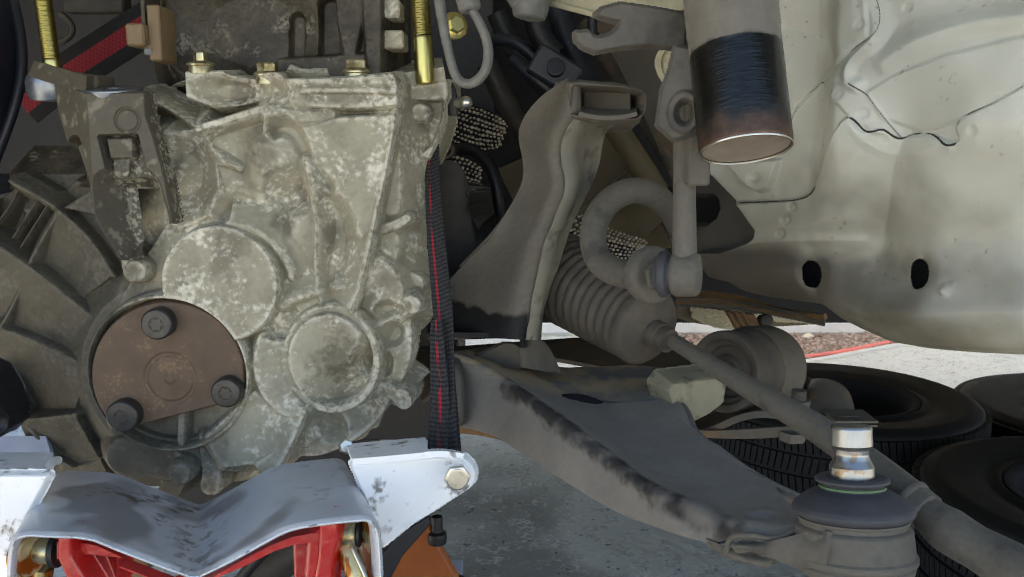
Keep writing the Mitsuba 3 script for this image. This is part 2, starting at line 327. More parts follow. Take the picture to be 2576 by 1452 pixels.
def f_saddle(p, n, uv):
    a = N3(p, 42, 4, 2.0); b = N3(p, 150, 4, 5.0)
    col = mix(c(168, 171, 177), c(186, 189, 194), a)
    col = mix(col, c(107, 107, 105), .7 * sst(.5, .67, N3(p, 22, 3, 7.0)))
    g = sst(.54, .74, a * .5 + b * .5) * sst(.44, .62, N3(p, 17, 3, 11.0))
    v = sst(.025, .004, dr.abs(p.x - float(W(490, 1441, .49)[0]) - (p.y - .49) * -.33)) * sst(.50, .62, N3(p, 130, 4, 4.0)) * sst(.4, .6, N3(p, 30, 2, 1.0))
    front = sst(-.97, -.99, n.y)
    return mix(mix(col, mix(c(58, 47, 39), c(92, 80, 66), b), dr.maximum(g, v * .6) * .85), c(212, 214, 215), 0 * front)
bsdf('worn_saddle_paint', f_saddle, .33, 0., (lambda p, n, uv: N3(p, 40, 2), .0006, 1e-3))
bsdf('lip_paint', lambda p, n, uv: mix(c(214, 218, 220), c(104, 98, 90), .8 * sst(.60, .68, N3(p, 130, 3, 5.0))), .3)
bsdf('red_paint', lambda p, n, uv: mix(c(150, 16, 13), c(178, 24, 19), N3(p, 60, 3)), .28, 0., (lambda p, n, uv: N3(p, 180, 2), .0005, 5e-4), .5, clearcoat=.6, clearcoat_gloss=.9)
bsdf('gold_zinc', lambda p, n, uv: mix(c(204, 184, 122), c(184, 180, 112), N3(p, 60, 3, 2.0)), .30, 1.)
bsdf('dull_zinc', lambda p, n, uv: mix(c(186, 180, 146), c(120, 110, 80), sst(.45, .7, N3(p, 140, 3))), .34, .85)
bsdf('bright_bolt', lambda p, n, uv: mix(c(208, 206, 196), c(188, 184, 168), N3(p, 200, 2)), .26, .95)
bsdf('rust_stained_zinc', lambda p, n, uv: mix(mix(c(214, 206, 182), c(190, 172, 96), N3(p, 70, 2)), c(146, 84, 20), sst(.46, .6, fbm(p.x * 260, p.y * 60, p.z * 70, 3))), .35, .6)
def f_chrome(p, n, uv): return mix(c(160, 160, 158), c(140, 112, 74), .7 * sst(.52, .68, N3(p, 240, 3, 4.0)) * sst(.0125, .006, dr.abs(p.z - Z(2140, 1162, .43))))
bsdf('bright_stud', f_chrome, lambda p, n, uv: .24 + .2 * N3(p, 220, 3), .95)
bsdf('dark_screw', lambda p, n, uv: mix(c(52, 52, 52), c(72, 72, 70), N3(p, 300, 2)), .4, .6)
bsdf('rubber', lambda p, n, uv: mix(c(47, 49, 54), c(66, 66, 68), N3(p, 120, 3)), .62)
bsdf('bellows_rubber', lambda p, n, uv: mix(c(56, 53, 48), c(86, 79, 68), N3(p, 90, 3, 3.0)), .7)
bsdf('black_plastic', lambda p, n, uv: mix(c(13, 14, 18), c(24, 25, 30), N3(p, 60, 3)), .5)
bsdf('blue_black_plastic', lambda p, n, uv: mix(c(22, 25, 34), c(34, 39, 51), N3(p, 40, 3)), .45)
bsdf('seam_sealer', c(44, 42, 38), .8)
bsdf('black_void', (.006, .006, .007), .8)
bsdf('grey_pipe', lambda p, n, uv: mix(c(42, 40, 38), c(62, 59, 54), N3(p, 90, 3)), .55, .2)
bsdf('cable_sleeve', lambda p, n, uv: mix(c(81, 80, 77), c(120, 119, 112), N3(p, 160, 3, 2.0)), .55)
bsdf('tan_plastic', lambda p, n, uv: mix(c(127, 108, 78), c(95, 78, 56), N3(p, 70, 3)), .55)
bsdf('olive_panel', lambda p, n, uv: mix(c(67, 60, 44), c(99, 89, 64), N3(p, 24, 4, 2.0)), .65)
bsdf('wrap_bead', lambda p, n, uv: mix(c(150, 142, 126), c(206, 198, 182), N3(p, 120, 2)), .4, .3)
def f_tube(p, n, uv):
    # uv.y runs up the tube; dusty sleeve, machined dark band, rusty foot
    ax = uv.y; ang = uv.x
    w = N3(p, 110, 4, 1.0); st = fbm(ang * 2.5, ax * 120, 2.0, 3)
    dark = mix(c(46, 46, 45), c(62, 62, 60), st)
    dust = mix(c(94, 89, 80), c(116, 110, 98), N3(p, 120, 4))
    col = mix(dark, dust, sst(-.02, .02, ax - .60 - .09 * (w - .5)))
    r = mix(c(84, 64, 52), c(116, 94, 80), N3(p, 300, 3))
    return mix(col, r, .8 * sst(.20, .02, ax + .20 * (N3(p, 130, 4, 3.0) - .5)))
bsdf('strut_tube', f_tube, lambda p, n, uv: dr.select(uv.y > .60, .75, .22 + .3 * sst(.26, .08, uv.y)), lambda p, n, uv: dr.select(uv.y > .60, 0., .85),
     (lambda p, n, uv: fbm(uv.x * 2, uv.y * 190, 0., 1), .00009, 3e-4))
bsdf('tube_inside', lambda p, n, uv: mix(c(140, 134, 122), c(120, 106, 88), N3(p, 90, 3)), .6)
def f_strap(p, n, uv):
    # uv.x across the band, uv.y along it in metres
    rib = .5 + .5 * dr.sin(uv.y * 2 * math.pi / .0032 + 6 * dr.abs(uv.x - .5))
    wv = cell_rand(uv.x * 16, uv.y / .0016)
    black = mix(c(18, 18, 21), c(74, 73, 74), rib * .45 + wv * .25)
    red = mix(c(112, 18, 34), c(186, 40, 60), rib * .7 + .2 * wv)
    return mix(black, red, sst(.27, .30, uv.x) * sst(.41, .38, uv.x) * sst(.2, .45, fbm(uv.y * 90, uv.x * 9, 0., 2)))
bsdf('strap_webbing', f_strap, .85, 0., (lambda p, n, uv: dr.sin(uv.y * 2 * math.pi / .0032 + 6 * dr.abs(uv.x - .5)) + 1.2 * dr.sin(uv.x * 50), .0003, 2e-4))
bsdf('red_webbing', lambda p, n, uv: mix(c(18, 17, 20), mix(c(84, 14, 26), c(136, 30, 42), .5 + .5 * dr.sin(uv.y * 2 * math.pi / .004) * dr.sin(uv.x * 40)), sst(.30, .32, uv.x) * sst(.72, .70, uv.x)), .85)
def f_conc(p, n, uv):
    a, b, e = fbm(p.x * 5, p.y * 5, 0., 4), fbm(p.x * 34, p.y * 34, 3., 4), fbm(p.x * 170, p.y * 170, 1., 3)
    col = mix(c(172, 174, 166), c(216, 217, 209), a * .35 + b * .4 + e * .25)
    col = mix(col, c(92, 90, 84), .6 * sst(.56, .70, fbm(p.x * 1.7 + 4, p.y * 1.7, 2., 4))); col = mix(col, c(140, 140, 132), .5 * sst(.45, .75, b)); col = mix(col, c(236, 236, 231), .4 * sst(.5, .75, e * .5 + b * .5))
    return mix(col, c(44, 42, 40), .6 * sst(.76, .86, fbm(p.x * 60, p.y * 60, 9., 3)))
bsdf('concrete', f_conc, .85, 0., (lambda p, n, uv: fbm(p.x * 60, p.y * 60, 0., 4), .006, 2e-3))
bsdf('wall_stucco', lambda p, n, uv: mix(c(206, 210, 214), c(224, 228, 232), N3(p, 12, 4)), .85)
bsdf('kerb_concrete', lambda p, n, uv: mix(c(186, 188, 184), c(212, 214, 210), N3(p, 30, 4)), .85)
bsdf('mulch_bark', lambda p, n, uv: mix(c(118, 98, 88), c(190, 172, 160), cell_rand(p.x * 90, p.y * 90, p.z * 60)), .85)
bsdf('hose_red', c(224, 122, 112), .5)
bsdf('pale_stone', c(222, 220, 200), .8)
def f_tyre(p, n, uv): return mix(c(7, 8, 9), c(16, 18, 18), N3(p, 70, 3))
bsdf('tyre_rubber', f_tyre, .7)
bsdf('orange_paint', lambda p, n, uv: mix(c(144, 78, 23), c(128, 65, 17), N3(p, 50, 3)), .45)
bsdf('grey_blue_paint', lambda p, n, uv: mix(c(150, 158, 180), c(172, 178, 196), N3(p, 40, 3)), .4)
bsdf('green_clip', c(78, 104, 72), .6)
bsdf('engraved', c(120, 112, 70), .5)
# ================================================================== the setting
rng = np.random.default_rng(5)
def quad(x0, x1, y0, y1, z, n=2):
    g = np.stack(np.meshgrid(np.linspace(x0, x1, n), np.linspace(y0, y1, n), [z], indexing='ij'), -1)[:, :, 0, :3]
    return grid_mesh(g)
solo('ground', quad(-60, 60, -60, 60, 0), 'concrete', 'mottled grey concrete ground running under the car', kind='structure', smooth=False)
near = [(1600, 960), (1990, 917), (2215, 876), (2600, 815)]; far = [(1600, 849), (1990, 847), (2215, 846), (2600, 845)]
bedp = np.stack([A([G(*p) for p in near]), A([G(*p) for p in far])]); bedp[..., 2] = .004
solo('mulch_bed', grid_mesh(bedp), 'mulch_bark', 'brown bark mulch bed beyond the far side of the car', kind='structure', smooth=False)
chips = []
cb = trimesh.creation.box([1, 1, 1])
for i in range(2600):
    m = cb.copy(); m.apply_scale(rng.uniform([.012, .006, .003], [.05, .02, .008])); m.apply_transform(trimesh.transformations.euler_matrix(*rng.uniform([-.5, -.5, 0], [.5, .5, 6.28])))
    px = rng.uniform(1640, 2330); lo = np.interp(px, [p[0] for p in near], [p[1] for p in near]); g_ = G(px, rng.uniform(850, lo - 2))
    m.apply_translation([g_[0], g_[1], .012]); chips.append(m)
solo('bark_chips', chips, 'mulch_bark', 'loose brown bark chips lying over the mulch bed', kind='stuff', smooth=False)
g2 = np.stack([A([G(x, y) for x, y in near]), A([G(x, y + 7) for x, y in near])]); g2[..., 2] = .01
solo('kerb_strip', sheet(list(g2), .03, 4, 20, 1, 2), 'kerb_concrete', 'pale concrete edging strip along the mulch bed', kind='structure')
yw = G(2000, 846)[1]
solo('wall', box([0, yw + .1, .65], [16, .2, 1.3]), 'wall_stucco', 'white rendered wall beyond the mulch bed', 'wall')
hose = [G(x, y, .014) for x, y in [(1700, 950), (1900, 920), (1995, 903), (2080, 890), (2160, 876), (2200, 868), (2330, 850)]]
solo('garden_hose', tube(hose, .0075, 80, 10), 'hose_red', 'faded red garden hose lying across the brown mulch', 'hose')
st = trimesh.creation.icosphere(3, 1.0); st.vertices *= 1 + .35 * (meshkit.fbm(st.vertices * 1.6 + 4, 3)[:, None] - .5); st.apply_scale([.024, .018, .016])
q = G(2032, 859); st.apply_translation([q[0], q[1], .016]); solo('stone', st, 'pale_stone', 'pale rounded stone at the foot of the white wall', 'stone', smooth=True)

# tyres lying on the ground under the car
def tyre(name, cx, cy, z0, R, h, label, nb=46, seed=1):
    t = thing(name, label, 'tyre', 'tyres lying on the concrete')
    pr = [(R * .56, .02 * h), (R * .64, 0), (R * .88, .0), (R * .955, .05 * h), (R * .975, .14 * h), (R * .978, .5 * h), (R * .975, .86 * h), (R * .955, .95 * h), (R * .88, h), (R * .7, h * .97), (R * .62, h * .93), (R * .57, h * .97), (R * .54, h * .90), (R * .54, .1 * h)]
    part(t, 'carcass', lathe(rprof(pr, 4), [cx, cy, z0], [0, 0, 1], 120), 'tyre_rubber', smooth=40)
    blocks = []
    for k in range(nb):
        for row, (za, zb, sh) in enumerate([(.08, .27, .5), (.30, .48, -.5), (.52, .70, .5), (.73, .92, -.5)]):
            ns = 3
            for s_ in range(ns):
                th = 2 * np.pi * (k + (s_ + .5 * (row % 2)) / ns) / nb; dth = 2 * np.pi / nb / ns * .78; pts = []
                for rr in (R * .965, R * 1.0):
                    for zz, off in ((za, 0), (zb, sh * dth)):
                        for e in (-.5, .5): pts.append((rr * math.cos(th + off + e * dth), rr * math.sin(th + off + e * dth), zz * h))
                v = A(pts); f = A([[4, 5, 7], [4, 7, 6], [0, 1, 5], [0, 5, 4], [2, 6, 7], [2, 7, 3], [0, 4, 6], [0, 6, 2], [1, 3, 7], [1, 7, 5]])
                blocks.append(trimesh.Trimesh(v + [cx, cy, z0], f, process=False))
    kk = part(t, 'tread_blocks', blocks, 'tyre_rubber', smooth=False); labels[kk] = {'kind': 'stuff'}
    kr = part(t, 'wheel_rim', lathe(rprof([(0, .35 * h), (.2 * R, .35 * h), (.25 * R, .6 * h), (.45 * R, .68 * h), (.5 * R, .94 * h), (.555 * R, .97 * h), (.555 * R, .05 * h), (.5 * R, .05 * h)], 4), [cx, cy, z0], [0, 0, 1], 80), 'black_void')
    return t
tyre('tyre', .745, 1.97, 0, .315, .20, 'black tyre lying flat on the concrete behind the control arm')
tyre('tyre', 1.0, 1.37, 0, .32, .20, 'black tyre lying nearer, behind the outer steering rod end', 44)
tyre('tyre', 1.42, 1.98, 0, .36, .16, 'black tyre at the far right, partly hidden under the sill')

# ================================================================== the gearbox
GB = thing('gearbox', 'dirty cast aluminium gearbox resting on the white jack saddle', 'gearbox')
Y0 = .64
R = Relief([0, Y0, 0], [0, -1, 0], (-90, 150, 1090, 1275), .0007, low=-.11)
P, E, S = R.poly, R.ell, R.seg
mm = 1e-3
# body behind: differential housing, bell housing
R.up(P([(655, 205), (1000, 200), (1000, 262), (992, 440), (1002, 530), (1000, 690), (1032, 770), (1036, 860), (1005, 965), (965, 1030), (915, 1090), (850, 1130), (710, 1160), (640, 1172), (553, 1182), (447, 1196), (283, 1185), (260, 1153), (177, 1180), (133, 1157), (60, 1080), (5, 973), (-70, 930), (-70, 520), (23, 457), (150, 528), (240, 470), (330, 250), (470, 200)], -36 * mm), -38 * mm, .010, 3)
bell = P([(-90, 440), (23, 452), (150, 528), (300, 560), (340, 760), (235, 900), (225, 1000), (290, 1120), (240, 1160), (177, 1185), (133, 1160), (60, 1083), (0, 973), (-90, 940)], -30 * mm)
slope = np.clip((R.GU - R.uv([(320, 900)])[0, 0]) * 0.40, -.072, 0) - 30 * mm
R.H = np.where((bell < 0) & (R.H > R.low + 1e-4), np.minimum(R.H, np.maximum(R.low + .002, slope)), R.H)
# hollow with webs at the upper left
R.down(P([(372, 345), (445, 346), (500, 312), (660, 262), (640, 235), (560, 250), (470, 215), (340, 230)], -30 * mm), -66 * mm, .006, 3)
R.ridge([(470, 300), (520, 280), (570, 266), (650, 254)], [-40 * mm, -34 * mm, -30 * mm, -20 * mm], 4, 4, 2.5, .002); R.ridge([(395, 330), (440, 302), (500, 272), (560, 252)], -46 * mm, 4, 4, 2.5, .002)
R.ridge([(352, 238), (420, 272), (497, 322)], [-22 * mm, -22 * mm, -8 * mm], 3, 3, 3, .002)
# upper face, stepped flange
R.up(P([(497, 318), (560, 300), (667, 263), (760, 262), (999, 262), (996, 300), (972, 430), (945, 560), (905, 720), (885, 790), (760, 800), (560, 600), (530, 480)], -4 * mm), -10 * mm, .006, 2.4)
R.up(P([(400, 360), (500, 320), (560, 560), (690, 600), (820, 790), (900, 790), (935, 840), (948, 910), (930, 985), (860, 1050), (770, 1050), (720, 1130), (640, 1172), (553, 1180), (430, 1170), (290, 1120), (235, 990), (250, 850), (330, 700), (420, 560)], -12 * mm), -15 * mm, .012, 2)
R.up(E((421, 942), 225, w=-10 * mm), -16 * mm, .020, 1.0)
R.up(P([(655, 207), (692, 201), (870, 195), (985, 183), (998, 200), (999, 264), (900, 272), (760, 270), (668, 268), (645, 248)], 4 * mm), 4 * mm, .003, 5)
R.up(P([(655, 207), (692, 201), (870, 195), (985, 183), (998, 200), (999, 236), (870, 232), (692, 234), (650, 236)], 7 * mm), 8 * mm, .002, 5)
R.down(S([(690, 219), (720, 216), (860, 217), (997, 217)], 1.0, 8 * mm, False), 6.6 * mm, .001, 3)
R.up(S([(642, 226), (655, 212), (690, 206)], 20, 4 * mm), 6 * mm, .004, 4)
R.up(P([(467, 182), (560, 180), (575, 192), (640, 202), (655, 250), (600, 262), (540, 268), (470, 244)], -10 * mm), -8 * mm, .004, 4)
R.down(E((575, 228), 42, 18, -6 * mm), -20 * mm, .008, 1.5)
# bell housing: sawtooth ribs, thin fins and rims
for pts, w in [([(-60, 585), (72, 667), (165, 742), (262, 826)], [-50, -40, -27, -17]), ([(140, 524), (200, 578), (285, 694)], [-38, -32, -22]), ([(-60, 815), (30, 836), (147, 882), (218, 925)], [-52, -44, -28, -17]), ([(45, 1058), (120, 1050), (190, 1042)], [-40, -32, -22])]:
    R.ridge(pts, A(w) * mm, 5.0, .36, 3.0, .004)
for pts, w in [([(23, 455), (85, 490), (150, 530)], -42), ([(147, 534), (112, 590), (74, 662)], -40), ([(70, 674), (30, 770), (-4, 830)], -46)]: R.ridge(pts, w * mm, 2.2, 2.2, 3.0, .003)
for pts, w in [([(43, 480), (18, 525), (-8, 560)], -56), ([(90, 507), (60, 553), (30, 600)], -52), ([(115, 520), (82, 572), (50, 622)], -50), ([(30, 650), (5, 700), (-20, 745)], -56)]: R.ridge(pts, w * mm, 4, 4, 1.5, .002)
R.up(E((337, 683), 27, w=2 * mm), 0 * mm, .002, 5)
R.up(S([(318, 640), (337, 683)], [16, 27], -6 * mm), -5 * mm, .005, 4)
# concave shoulder between the bracket feet and the cap, with its sharp right edge
R.ridge([(497, 320), (515, 400), (538, 480), (568, 566)], [6 * mm, 4 * mm, 3 * mm, 2 * mm], 5, .5, 3, .004)
R.ridge([(430, 556), (480, 548), (530, 552), (568, 566)], 0 * mm, .7, .7, 4, .008)
R.ridge([(386, 350), (460, 375), (530, 397), (600, 422)], [0, 3 * mm, 3 * mm, -2 * mm], 2.0, 2.4, 2.5, .002)
R.down(E((452, 440), 40, 52, -8 * mm), -24 * mm, .012, 1.0)
# sloping top edge of the upper face; bulge, triangle plate with its step
R.ridge([(668, 270), (610, 288), (560, 304), (497, 322)], [4 * mm, 3 * mm, 2 * mm, 2 * mm], 2.0, 8, 8, .004)
R.ridge([(668, 276), (705, 285), (760, 292), (830, 288)], [5 * mm, 5 * mm, 3 * mm, 0], 1.0, 1.0, 12, .006)
R.add(E((680, 392), 66, 84, 4 * mm), 12 * mm, .012)
R.up(P([(752, 322), (850, 296), (992, 290), (960, 470), (938, 560), (905, 606), (872, 604), (850, 545), (806, 500), (782, 440), (768, 385)], 3 * mm), 2 * mm, .003, 2.6)
R.down(S([(693, 327), (730, 333), (750, 362), (768, 410)], [5, 8, 7, 3], 2 * mm), -8 * mm, .004, 1.6)
R.down(S([(700, 518), (738, 500), (772, 490)], [14, 15, 6], -4 * mm), -22 * mm, .010, 1.1)
R.down(S([(590, 535), (640, 552), (690, 556)], 14, -4 * mm), -20 * mm, .014, .9)
R.add(E((752, 560), 40, 70, -4 * mm), 8 * mm, .012)
# the long rib and the valley right of it
R.ridge([(768, 400), (785, 455), (800, 503), (807, 587), (814, 720), (827, 790)], [4 * mm, 5 * mm, 6 * mm, 6 * mm, 5 * mm, 2 * mm], 1.1, 1.7, 4, .003)
R.down(P([(822, 520), (846, 540), (866, 608), (892, 640), (878, 740), (852, 776), (836, 760), (828, 640)], -4 * mm, True), -17 * mm, .008, 1.4)
R.down(P([(842, 538), (852, 548), (872, 606), (880, 616), (862, 600)], -4 * mm), -14 * mm, .003, 2.5)
R.ridge([(838, 722), (890, 722)], -7 * mm, .9, 1.4, 5, .006)
# ridge on the right edge, pipe-like boss beyond it
R.down(P([(1000, 296), (1012, 296), (1012, 560), (925, 800), (890, 790), (915, 720), (952, 560), (980, 430)], -10 * mm), -34 * mm, .004, 3)
R.ridge([(994, 290), (970, 430), (942, 560), (907, 715), (885, 786)], 5 * mm, 9, 1.1, 2.2, .0015)
R.up(S([(984, 300), (986, 520)], [20, 22], -18 * mm), -18 * mm, .006, 1.6); R.up(S([(978, 600), (968, 690)], 22, -22 * mm), -24 * mm, .006, 1.6)
R.up(S([(955, 578), (1000, 563), (1022, 551)], 11, -14 * mm), -15 * mm, .003, 5)
# differential cover: stepped, dished bosses and ribs
R.up(P([(930, 640), (975, 668), (1003, 705), (1012, 772), (985, 800), (945, 792), (900, 770)], -14 * mm, True), -16 * mm, .006, 1.6)
R.up(S([(1000, 702), (1042, 714)], 25, -28 * mm), -28 * mm, .003, 5)
R.up(P([(900, 730), (960, 690), (1002, 704), (1026, 760), (1036, 830), (1032, 900), (1006, 966), (966, 1030), (916, 1088), (850, 1130), (770, 1148), (700, 1120), (700, 800)], -24 * mm, True), -24 * mm, .006, 4)
R.up(E((834, 908), 125, 136, 2 * mm), -3 * mm, .004, 3)
R.down(E((829, 908), 113, 124, 0), -15 * mm, .003, 5)
R.up(E((826, 906), 101, 112, 2 * mm), 2 * mm, .004, 3)
R.add(E((844, 904), 52, 60), -6 * mm, .016)
R.ridge([(935, 962), (975, 988), (1010, 1008)], [-8 * mm, -10 * mm, -8 * mm], 2.4, 2.4, 5, .003); R.up(E((1010, 1010), 24, w=-4 * mm), -5 * mm, .002, 5); R.up(S([(985, 992), (1010, 1010)], [10, 23], -8 * mm), -9 * mm, .004, 4)
R.ridge([(1035, 768), (995, 800), (950, 832)], [-6 * mm, -9 * mm, -8 * mm], 2.4, 2.0, 4, .003); R.up(E((1035, 768), 23, w=-2 * mm), -4 * mm, .002, 5)
R.ridge([(872, 1008), (871, 1060), (868, 1100)], [-10 * mm, -14 * mm, -20 * mm], 1.8, 1.8, 3, .003)
R.ridge([(800, 1040), (790, 1070), (762, 1120)], [-10 * mm, -14 * mm, -18 * mm], 1.4, 1.0, 5, .004); R.ridge([(872, 1040), (830, 1048), (800, 1072)], -14 * mm, 1.6, 1.2, 3, .004)
R.down(E((835, 1078), 5, 5, -18 * mm), -36 * mm, .004, 1.0); R.down(E((915, 1042), 5, 5, -20 * mm), -38 * mm, .008, .8)
R.down(P([(968, 846), (1008, 822), (1018, 845), (988, 878), (966, 872)], -18 * mm, True) + .004, -31 * mm, .004, 1.6)
R.down(P([(955, 765), (985, 762), (1006, 775), (960, 802), (945, 790)], -16 * mm, True) + .004, -25 * mm, .006, 1.4)
R.down(P([(962, 895), (976, 905), (962, 955), (950, 950)], -14 * mm, True) + .001, -29 * mm, .004, 1.64)
rc_ = E((832, 908), 122, 133, -2 * mm); R.up(np.maximum(rc_, -(rc_ + .0042)), -3 * mm, .003, 3)
# round cap A
R.down(E((549, 717), 160, w=4 * mm), -10 * mm, .010, 1.2)
R.up(E((549, 717), 146, w=8 * mm), 6 * mm, .002, 6)
R.ridge([(572, 566), (640, 582), (700, 630), (732, 700)], [2 * mm, 2 * mm, 1 * mm, -4 * mm], .9, 1.6, 6, .006)
R.ridge([(800, 735), (745, 752), (702, 772)], [-4 * mm, -2 * mm, -2 * mm], 2.0, .8, 5, .005)
# recess and ring for the rusty plate
ringm = E((421, 942), 203, 195, w=3 * mm); R.up(np.maximum(ringm, -(ringm + .0034)), 3 * mm, .003, 3)
R.down(E((421, 942), 192, 183, w=2 * mm), -9 * mm, .002, 6)
R.up(S([(456, 1030), (452, 1115)], 8, 0), -1 * mm, .003, 4)
# crescent band, fins and the flat panel at the bottom
R.up(P([(515, 1098), (545, 1072), (640, 985), (745, 1060), (705, 1130), (645, 1165), (556, 1178)], -2 * mm), -1 * mm, .004, 3)
R.ridge([(655, 846), (643, 905), (649, 962), (676, 1012), (722, 1046), (768, 1034)], [0, 3 * mm, 4 * mm, 5 * mm, 5 * mm, 4 * mm], .34, 2.4, 4, .004)
R.ridge([(770, 1032), (742, 1095), (706, 1168), (672, 1212)], [5 * mm, 5 * mm, 5 * mm, 3 * mm], 7, .32, 2.5, .003)
R.up(P([(735, 1078), (768, 1036), (742, 1100), (706, 1172), (674, 1212), (655, 1207), (642, 1166), (700, 1130)], 4 * mm), 3 * mm, .004, 5)
R.ridge([(505, 1100), (540, 1150), (560, 1180)], [-4 * mm, -3 * mm, -5 * mm], 3, 1.4, 4, .004)
R.up(S([(512, 1130), (532, 1190), (530, 1222)], [10, 20, 24], -12 * mm), -11 * mm, .005, 4)
R.up(S([(425, 1240), (447, 1198)], 26, -14 * mm), -13 * mm, .004, 5); R.up(E((447, 1197), 27, w=6 * mm), 3 * mm, .002, 6)
R.up(P([(262, 1150), (290, 1110), (400, 1132), (450, 1150), (445, 1208), (380, 1206), (310, 1202), (283, 1190)], -6 * mm, True), -10 * mm, .008, 1.6)
R.rough(1.2 * mm, 55, 3); R.rough(.35 * mm, 300, 7, 2)
R.blur(1)
R.kill = (R.H < -.056) & (R.GU > R.uv([(345, 900)])[0, 0])
part(GB, 'case', R.mesh(), 'cast_aluminium', smooth=True, uv=R.uvs)
part(GB, 'case_back', box(W(560, 700, .84) * [1, 0, 1] + [0, .80, .0], [.27, .18, .25], bev=.25), 'oily_casting')
# rusty cover plate with three socket screws
def circ(n=72): return [(421 + 190 * math.cos(a), 942 + 181 * math.sin(a)) for a in np.linspace(0, 2 * np.pi, n, endpoint=False)]
pw = Y0 - 3 * mm
cut = [p for p in circ() if (p[1] - 1074) + (p[0] - 350) * .248 < 0]
Rp = plate(cut, [0, pw, 0], [0, -1, 0], 9 * mm, .0006, .001)
sd = Rp.ell((428, 953), 66); Rp.add(np.maximum(sd, -(sd + .003)), -.9 * mm, .0009); Rp.add(Rp.ell((428, 953), 12), 1.2 * mm, .0015); Rp.rough(.5 * mm, 90, 5)
CPL = part(GB, 'cover_plate', Rp.mesh(), 'rusty_plate', smooth=True, label='round rust brown cover plate held by three screws')
for (px, py, r) in [(392, 817, 40), (305, 1050, 41), (567, 990, 38)]:
    Q = W(px, py, pw - 11 * mm); m = mpp(px, py, pw - 11 * mm); rr = r * m; ax = A([0, -1, 0.0])
    body = lathe(rprof([(rr * 1.03, -13 * mm), (rr, -12 * mm), (rr, -1.2 * mm), (rr * .9, 0), (rr * .46, .2 * mm), (rr * .44, -.2 * mm)], 4), Q, ax, 48)
    a = np.linspace(0, 2 * np.pi, 48, endpoint=False); lob = rr * (.36 + .075 * np.cos(6 * a))
    x, y = A([1, 0, 0.0]), A([0, 0, 1.0])
    star = lambda s, h: Q + ax * h + s * lob[:, None] * (np.cos(a)[:, None] * x + np.sin(a)[:, None] * y)
    inner = grid_mesh(np.stack([star(1.22, .15 * mm), star(1.0, -.3 * mm), star(.98, -6 * mm), star(.02, -6.5 * mm)]), True); inner.fix_normals()
    part(CPL, 'socket_screw', [body, inner], 'dark_screw')
# bolts on the top flange, at the joint with the upper housing
for (px, py, af) in [(505, 160, 29), (673, 186, 44), (897, 178, 46)]:
    Q = W(px, py + 6, .655); m = mpp(px, py, .655)
    part(GB, 'flange_bolt', [hexhead(Q, [0, -.06, 1], af * m, 34 * m, 35 * m, 7 * m, .35 if px > 600 else .1), lathe([(0, -20 * m), (30 * m, -20 * m), (30 * m, .2 * mm), (0, .2 * mm)], Q, [0, 0, 1], 24)], 'dull_zinc')
# upper housing
U = Relief([0, .675, 0], [0, -1, 0], (330, -60, 1010, 262), .0009, low=-.09)
U.up(U.poly([(470, -60), (965, -60), (966, 120), (960, 200), (700, 200), (560, 195), (470, 120), (440, 60), (445, -60)]), -6 * mm, .008, 3)
U.up(U.poly([(430, -60), (480, -60), (490, 60), (520, 130), (505, 170), (455, 160), (425, 100)], 0, True), 4 * mm, .012, 1.6)
U.down(U.ell((620, 70), 130, 90), -26 * mm, .03, .7)
U.down(U.seg([(728, 40), (726, 130)], 15), -34 * mm, .008, 2.5)
U.down(U.seg([(815, 10), (815, 125)], 22), -30 * mm, .010, 2)
U.up(U.poly([(845, -60), (905, -60), (910, 60), (890, 150), (872, 152), (850, 60)], 0), 2 * mm, .01, 2)
U.up(U.seg([(935, -60), (938, 60), (942, 180)], [24, 23, 17], 6 * mm), 8 * mm, .006, 3)
U.up(U.poly([(700, 150), (960, 135), (960, 205), (700, 205)]), 2 * mm, .008, 2)
U.rough(1.4 * mm, 60, 9); U.rough(.5 * mm, 300, 4, 2); U.blur(1)
part(GB, 'upper_housing', U.mesh(), 'oily_casting', smooth=True, label='dark oily upper housing bolted above the case')
for (x0, y0, x1, y1) in [(965, 5, 1012, 52), (968, 82, 1022, 128)]:
    a_, b_ = W(x0, y0, .69), W(x1, y1, .69)
    part(GB, 'housing_lug', box((a_ + b_) / 2, [b_[0] - a_[0], .03, a_[2] - b_[2]], bev=.2), 'cast_aluminium')
# sensor plug on the left
for (x0, y0, x1, y1, Y, mat) in [(336, 66, 385, 122, .66, 'tan_plastic'), (372, -20, 392, 140, .675, 'oily_casting'), (388, 20, 428, 158, .668, 'tan_plastic')]:
    a_, b_ = W(x0, y0, Y), W(x1, y1, Y)
    part(GB, 'sensor', box((a_ + b_) / 2, [b_[0] - a_[0], .03, a_[2] - b_[2]], bev=.22), mat)
Q = W(382, 128, .655); part(GB, 'sensor_screw', hexhead(Q, [-1, -.3, .1], .007, .005), 'bright_bolt')
# mount bracket with pads and studs
B = Relief([0, .618, 0], [0, -1, 0], (40, 150, 470, 660), .00036, low=-.06)
OUT = B.poly([(62, 186), (208, 236), (360, 234), (364, 290), (382, 340), (412, 450), (432, 556), (424, 560), (396, 470), (300, 470), (318, 600), (330, 660), (296, 668), (268, 610), (232, 530), (213, 440), (160, 470), (117, 352), (76, 272)])
B.up(OUT, 0, .003, 3)
tilt = np.clip((B.uv([(222, 300)])[0, 0] - B.GU) * .95, 0, .06); B.H = np.where(B.H > B.low + 1e-5, np.maximum(B.low + .002, B.H - tilt), B.H)
B.down(B.poly([(262, 346), (350, 343), (362, 390), (384, 470), (402, 540), (395, 560), (330, 640), (314, 560), (300, 500), (285, 440)], -6 * mm), -12 * mm, .003, 4)
B.down(B.poly([(302, 475), (372, 472), (396, 545), (330, 630), (316, 560)], -14 * mm), -24 * mm, .006, 1.6)
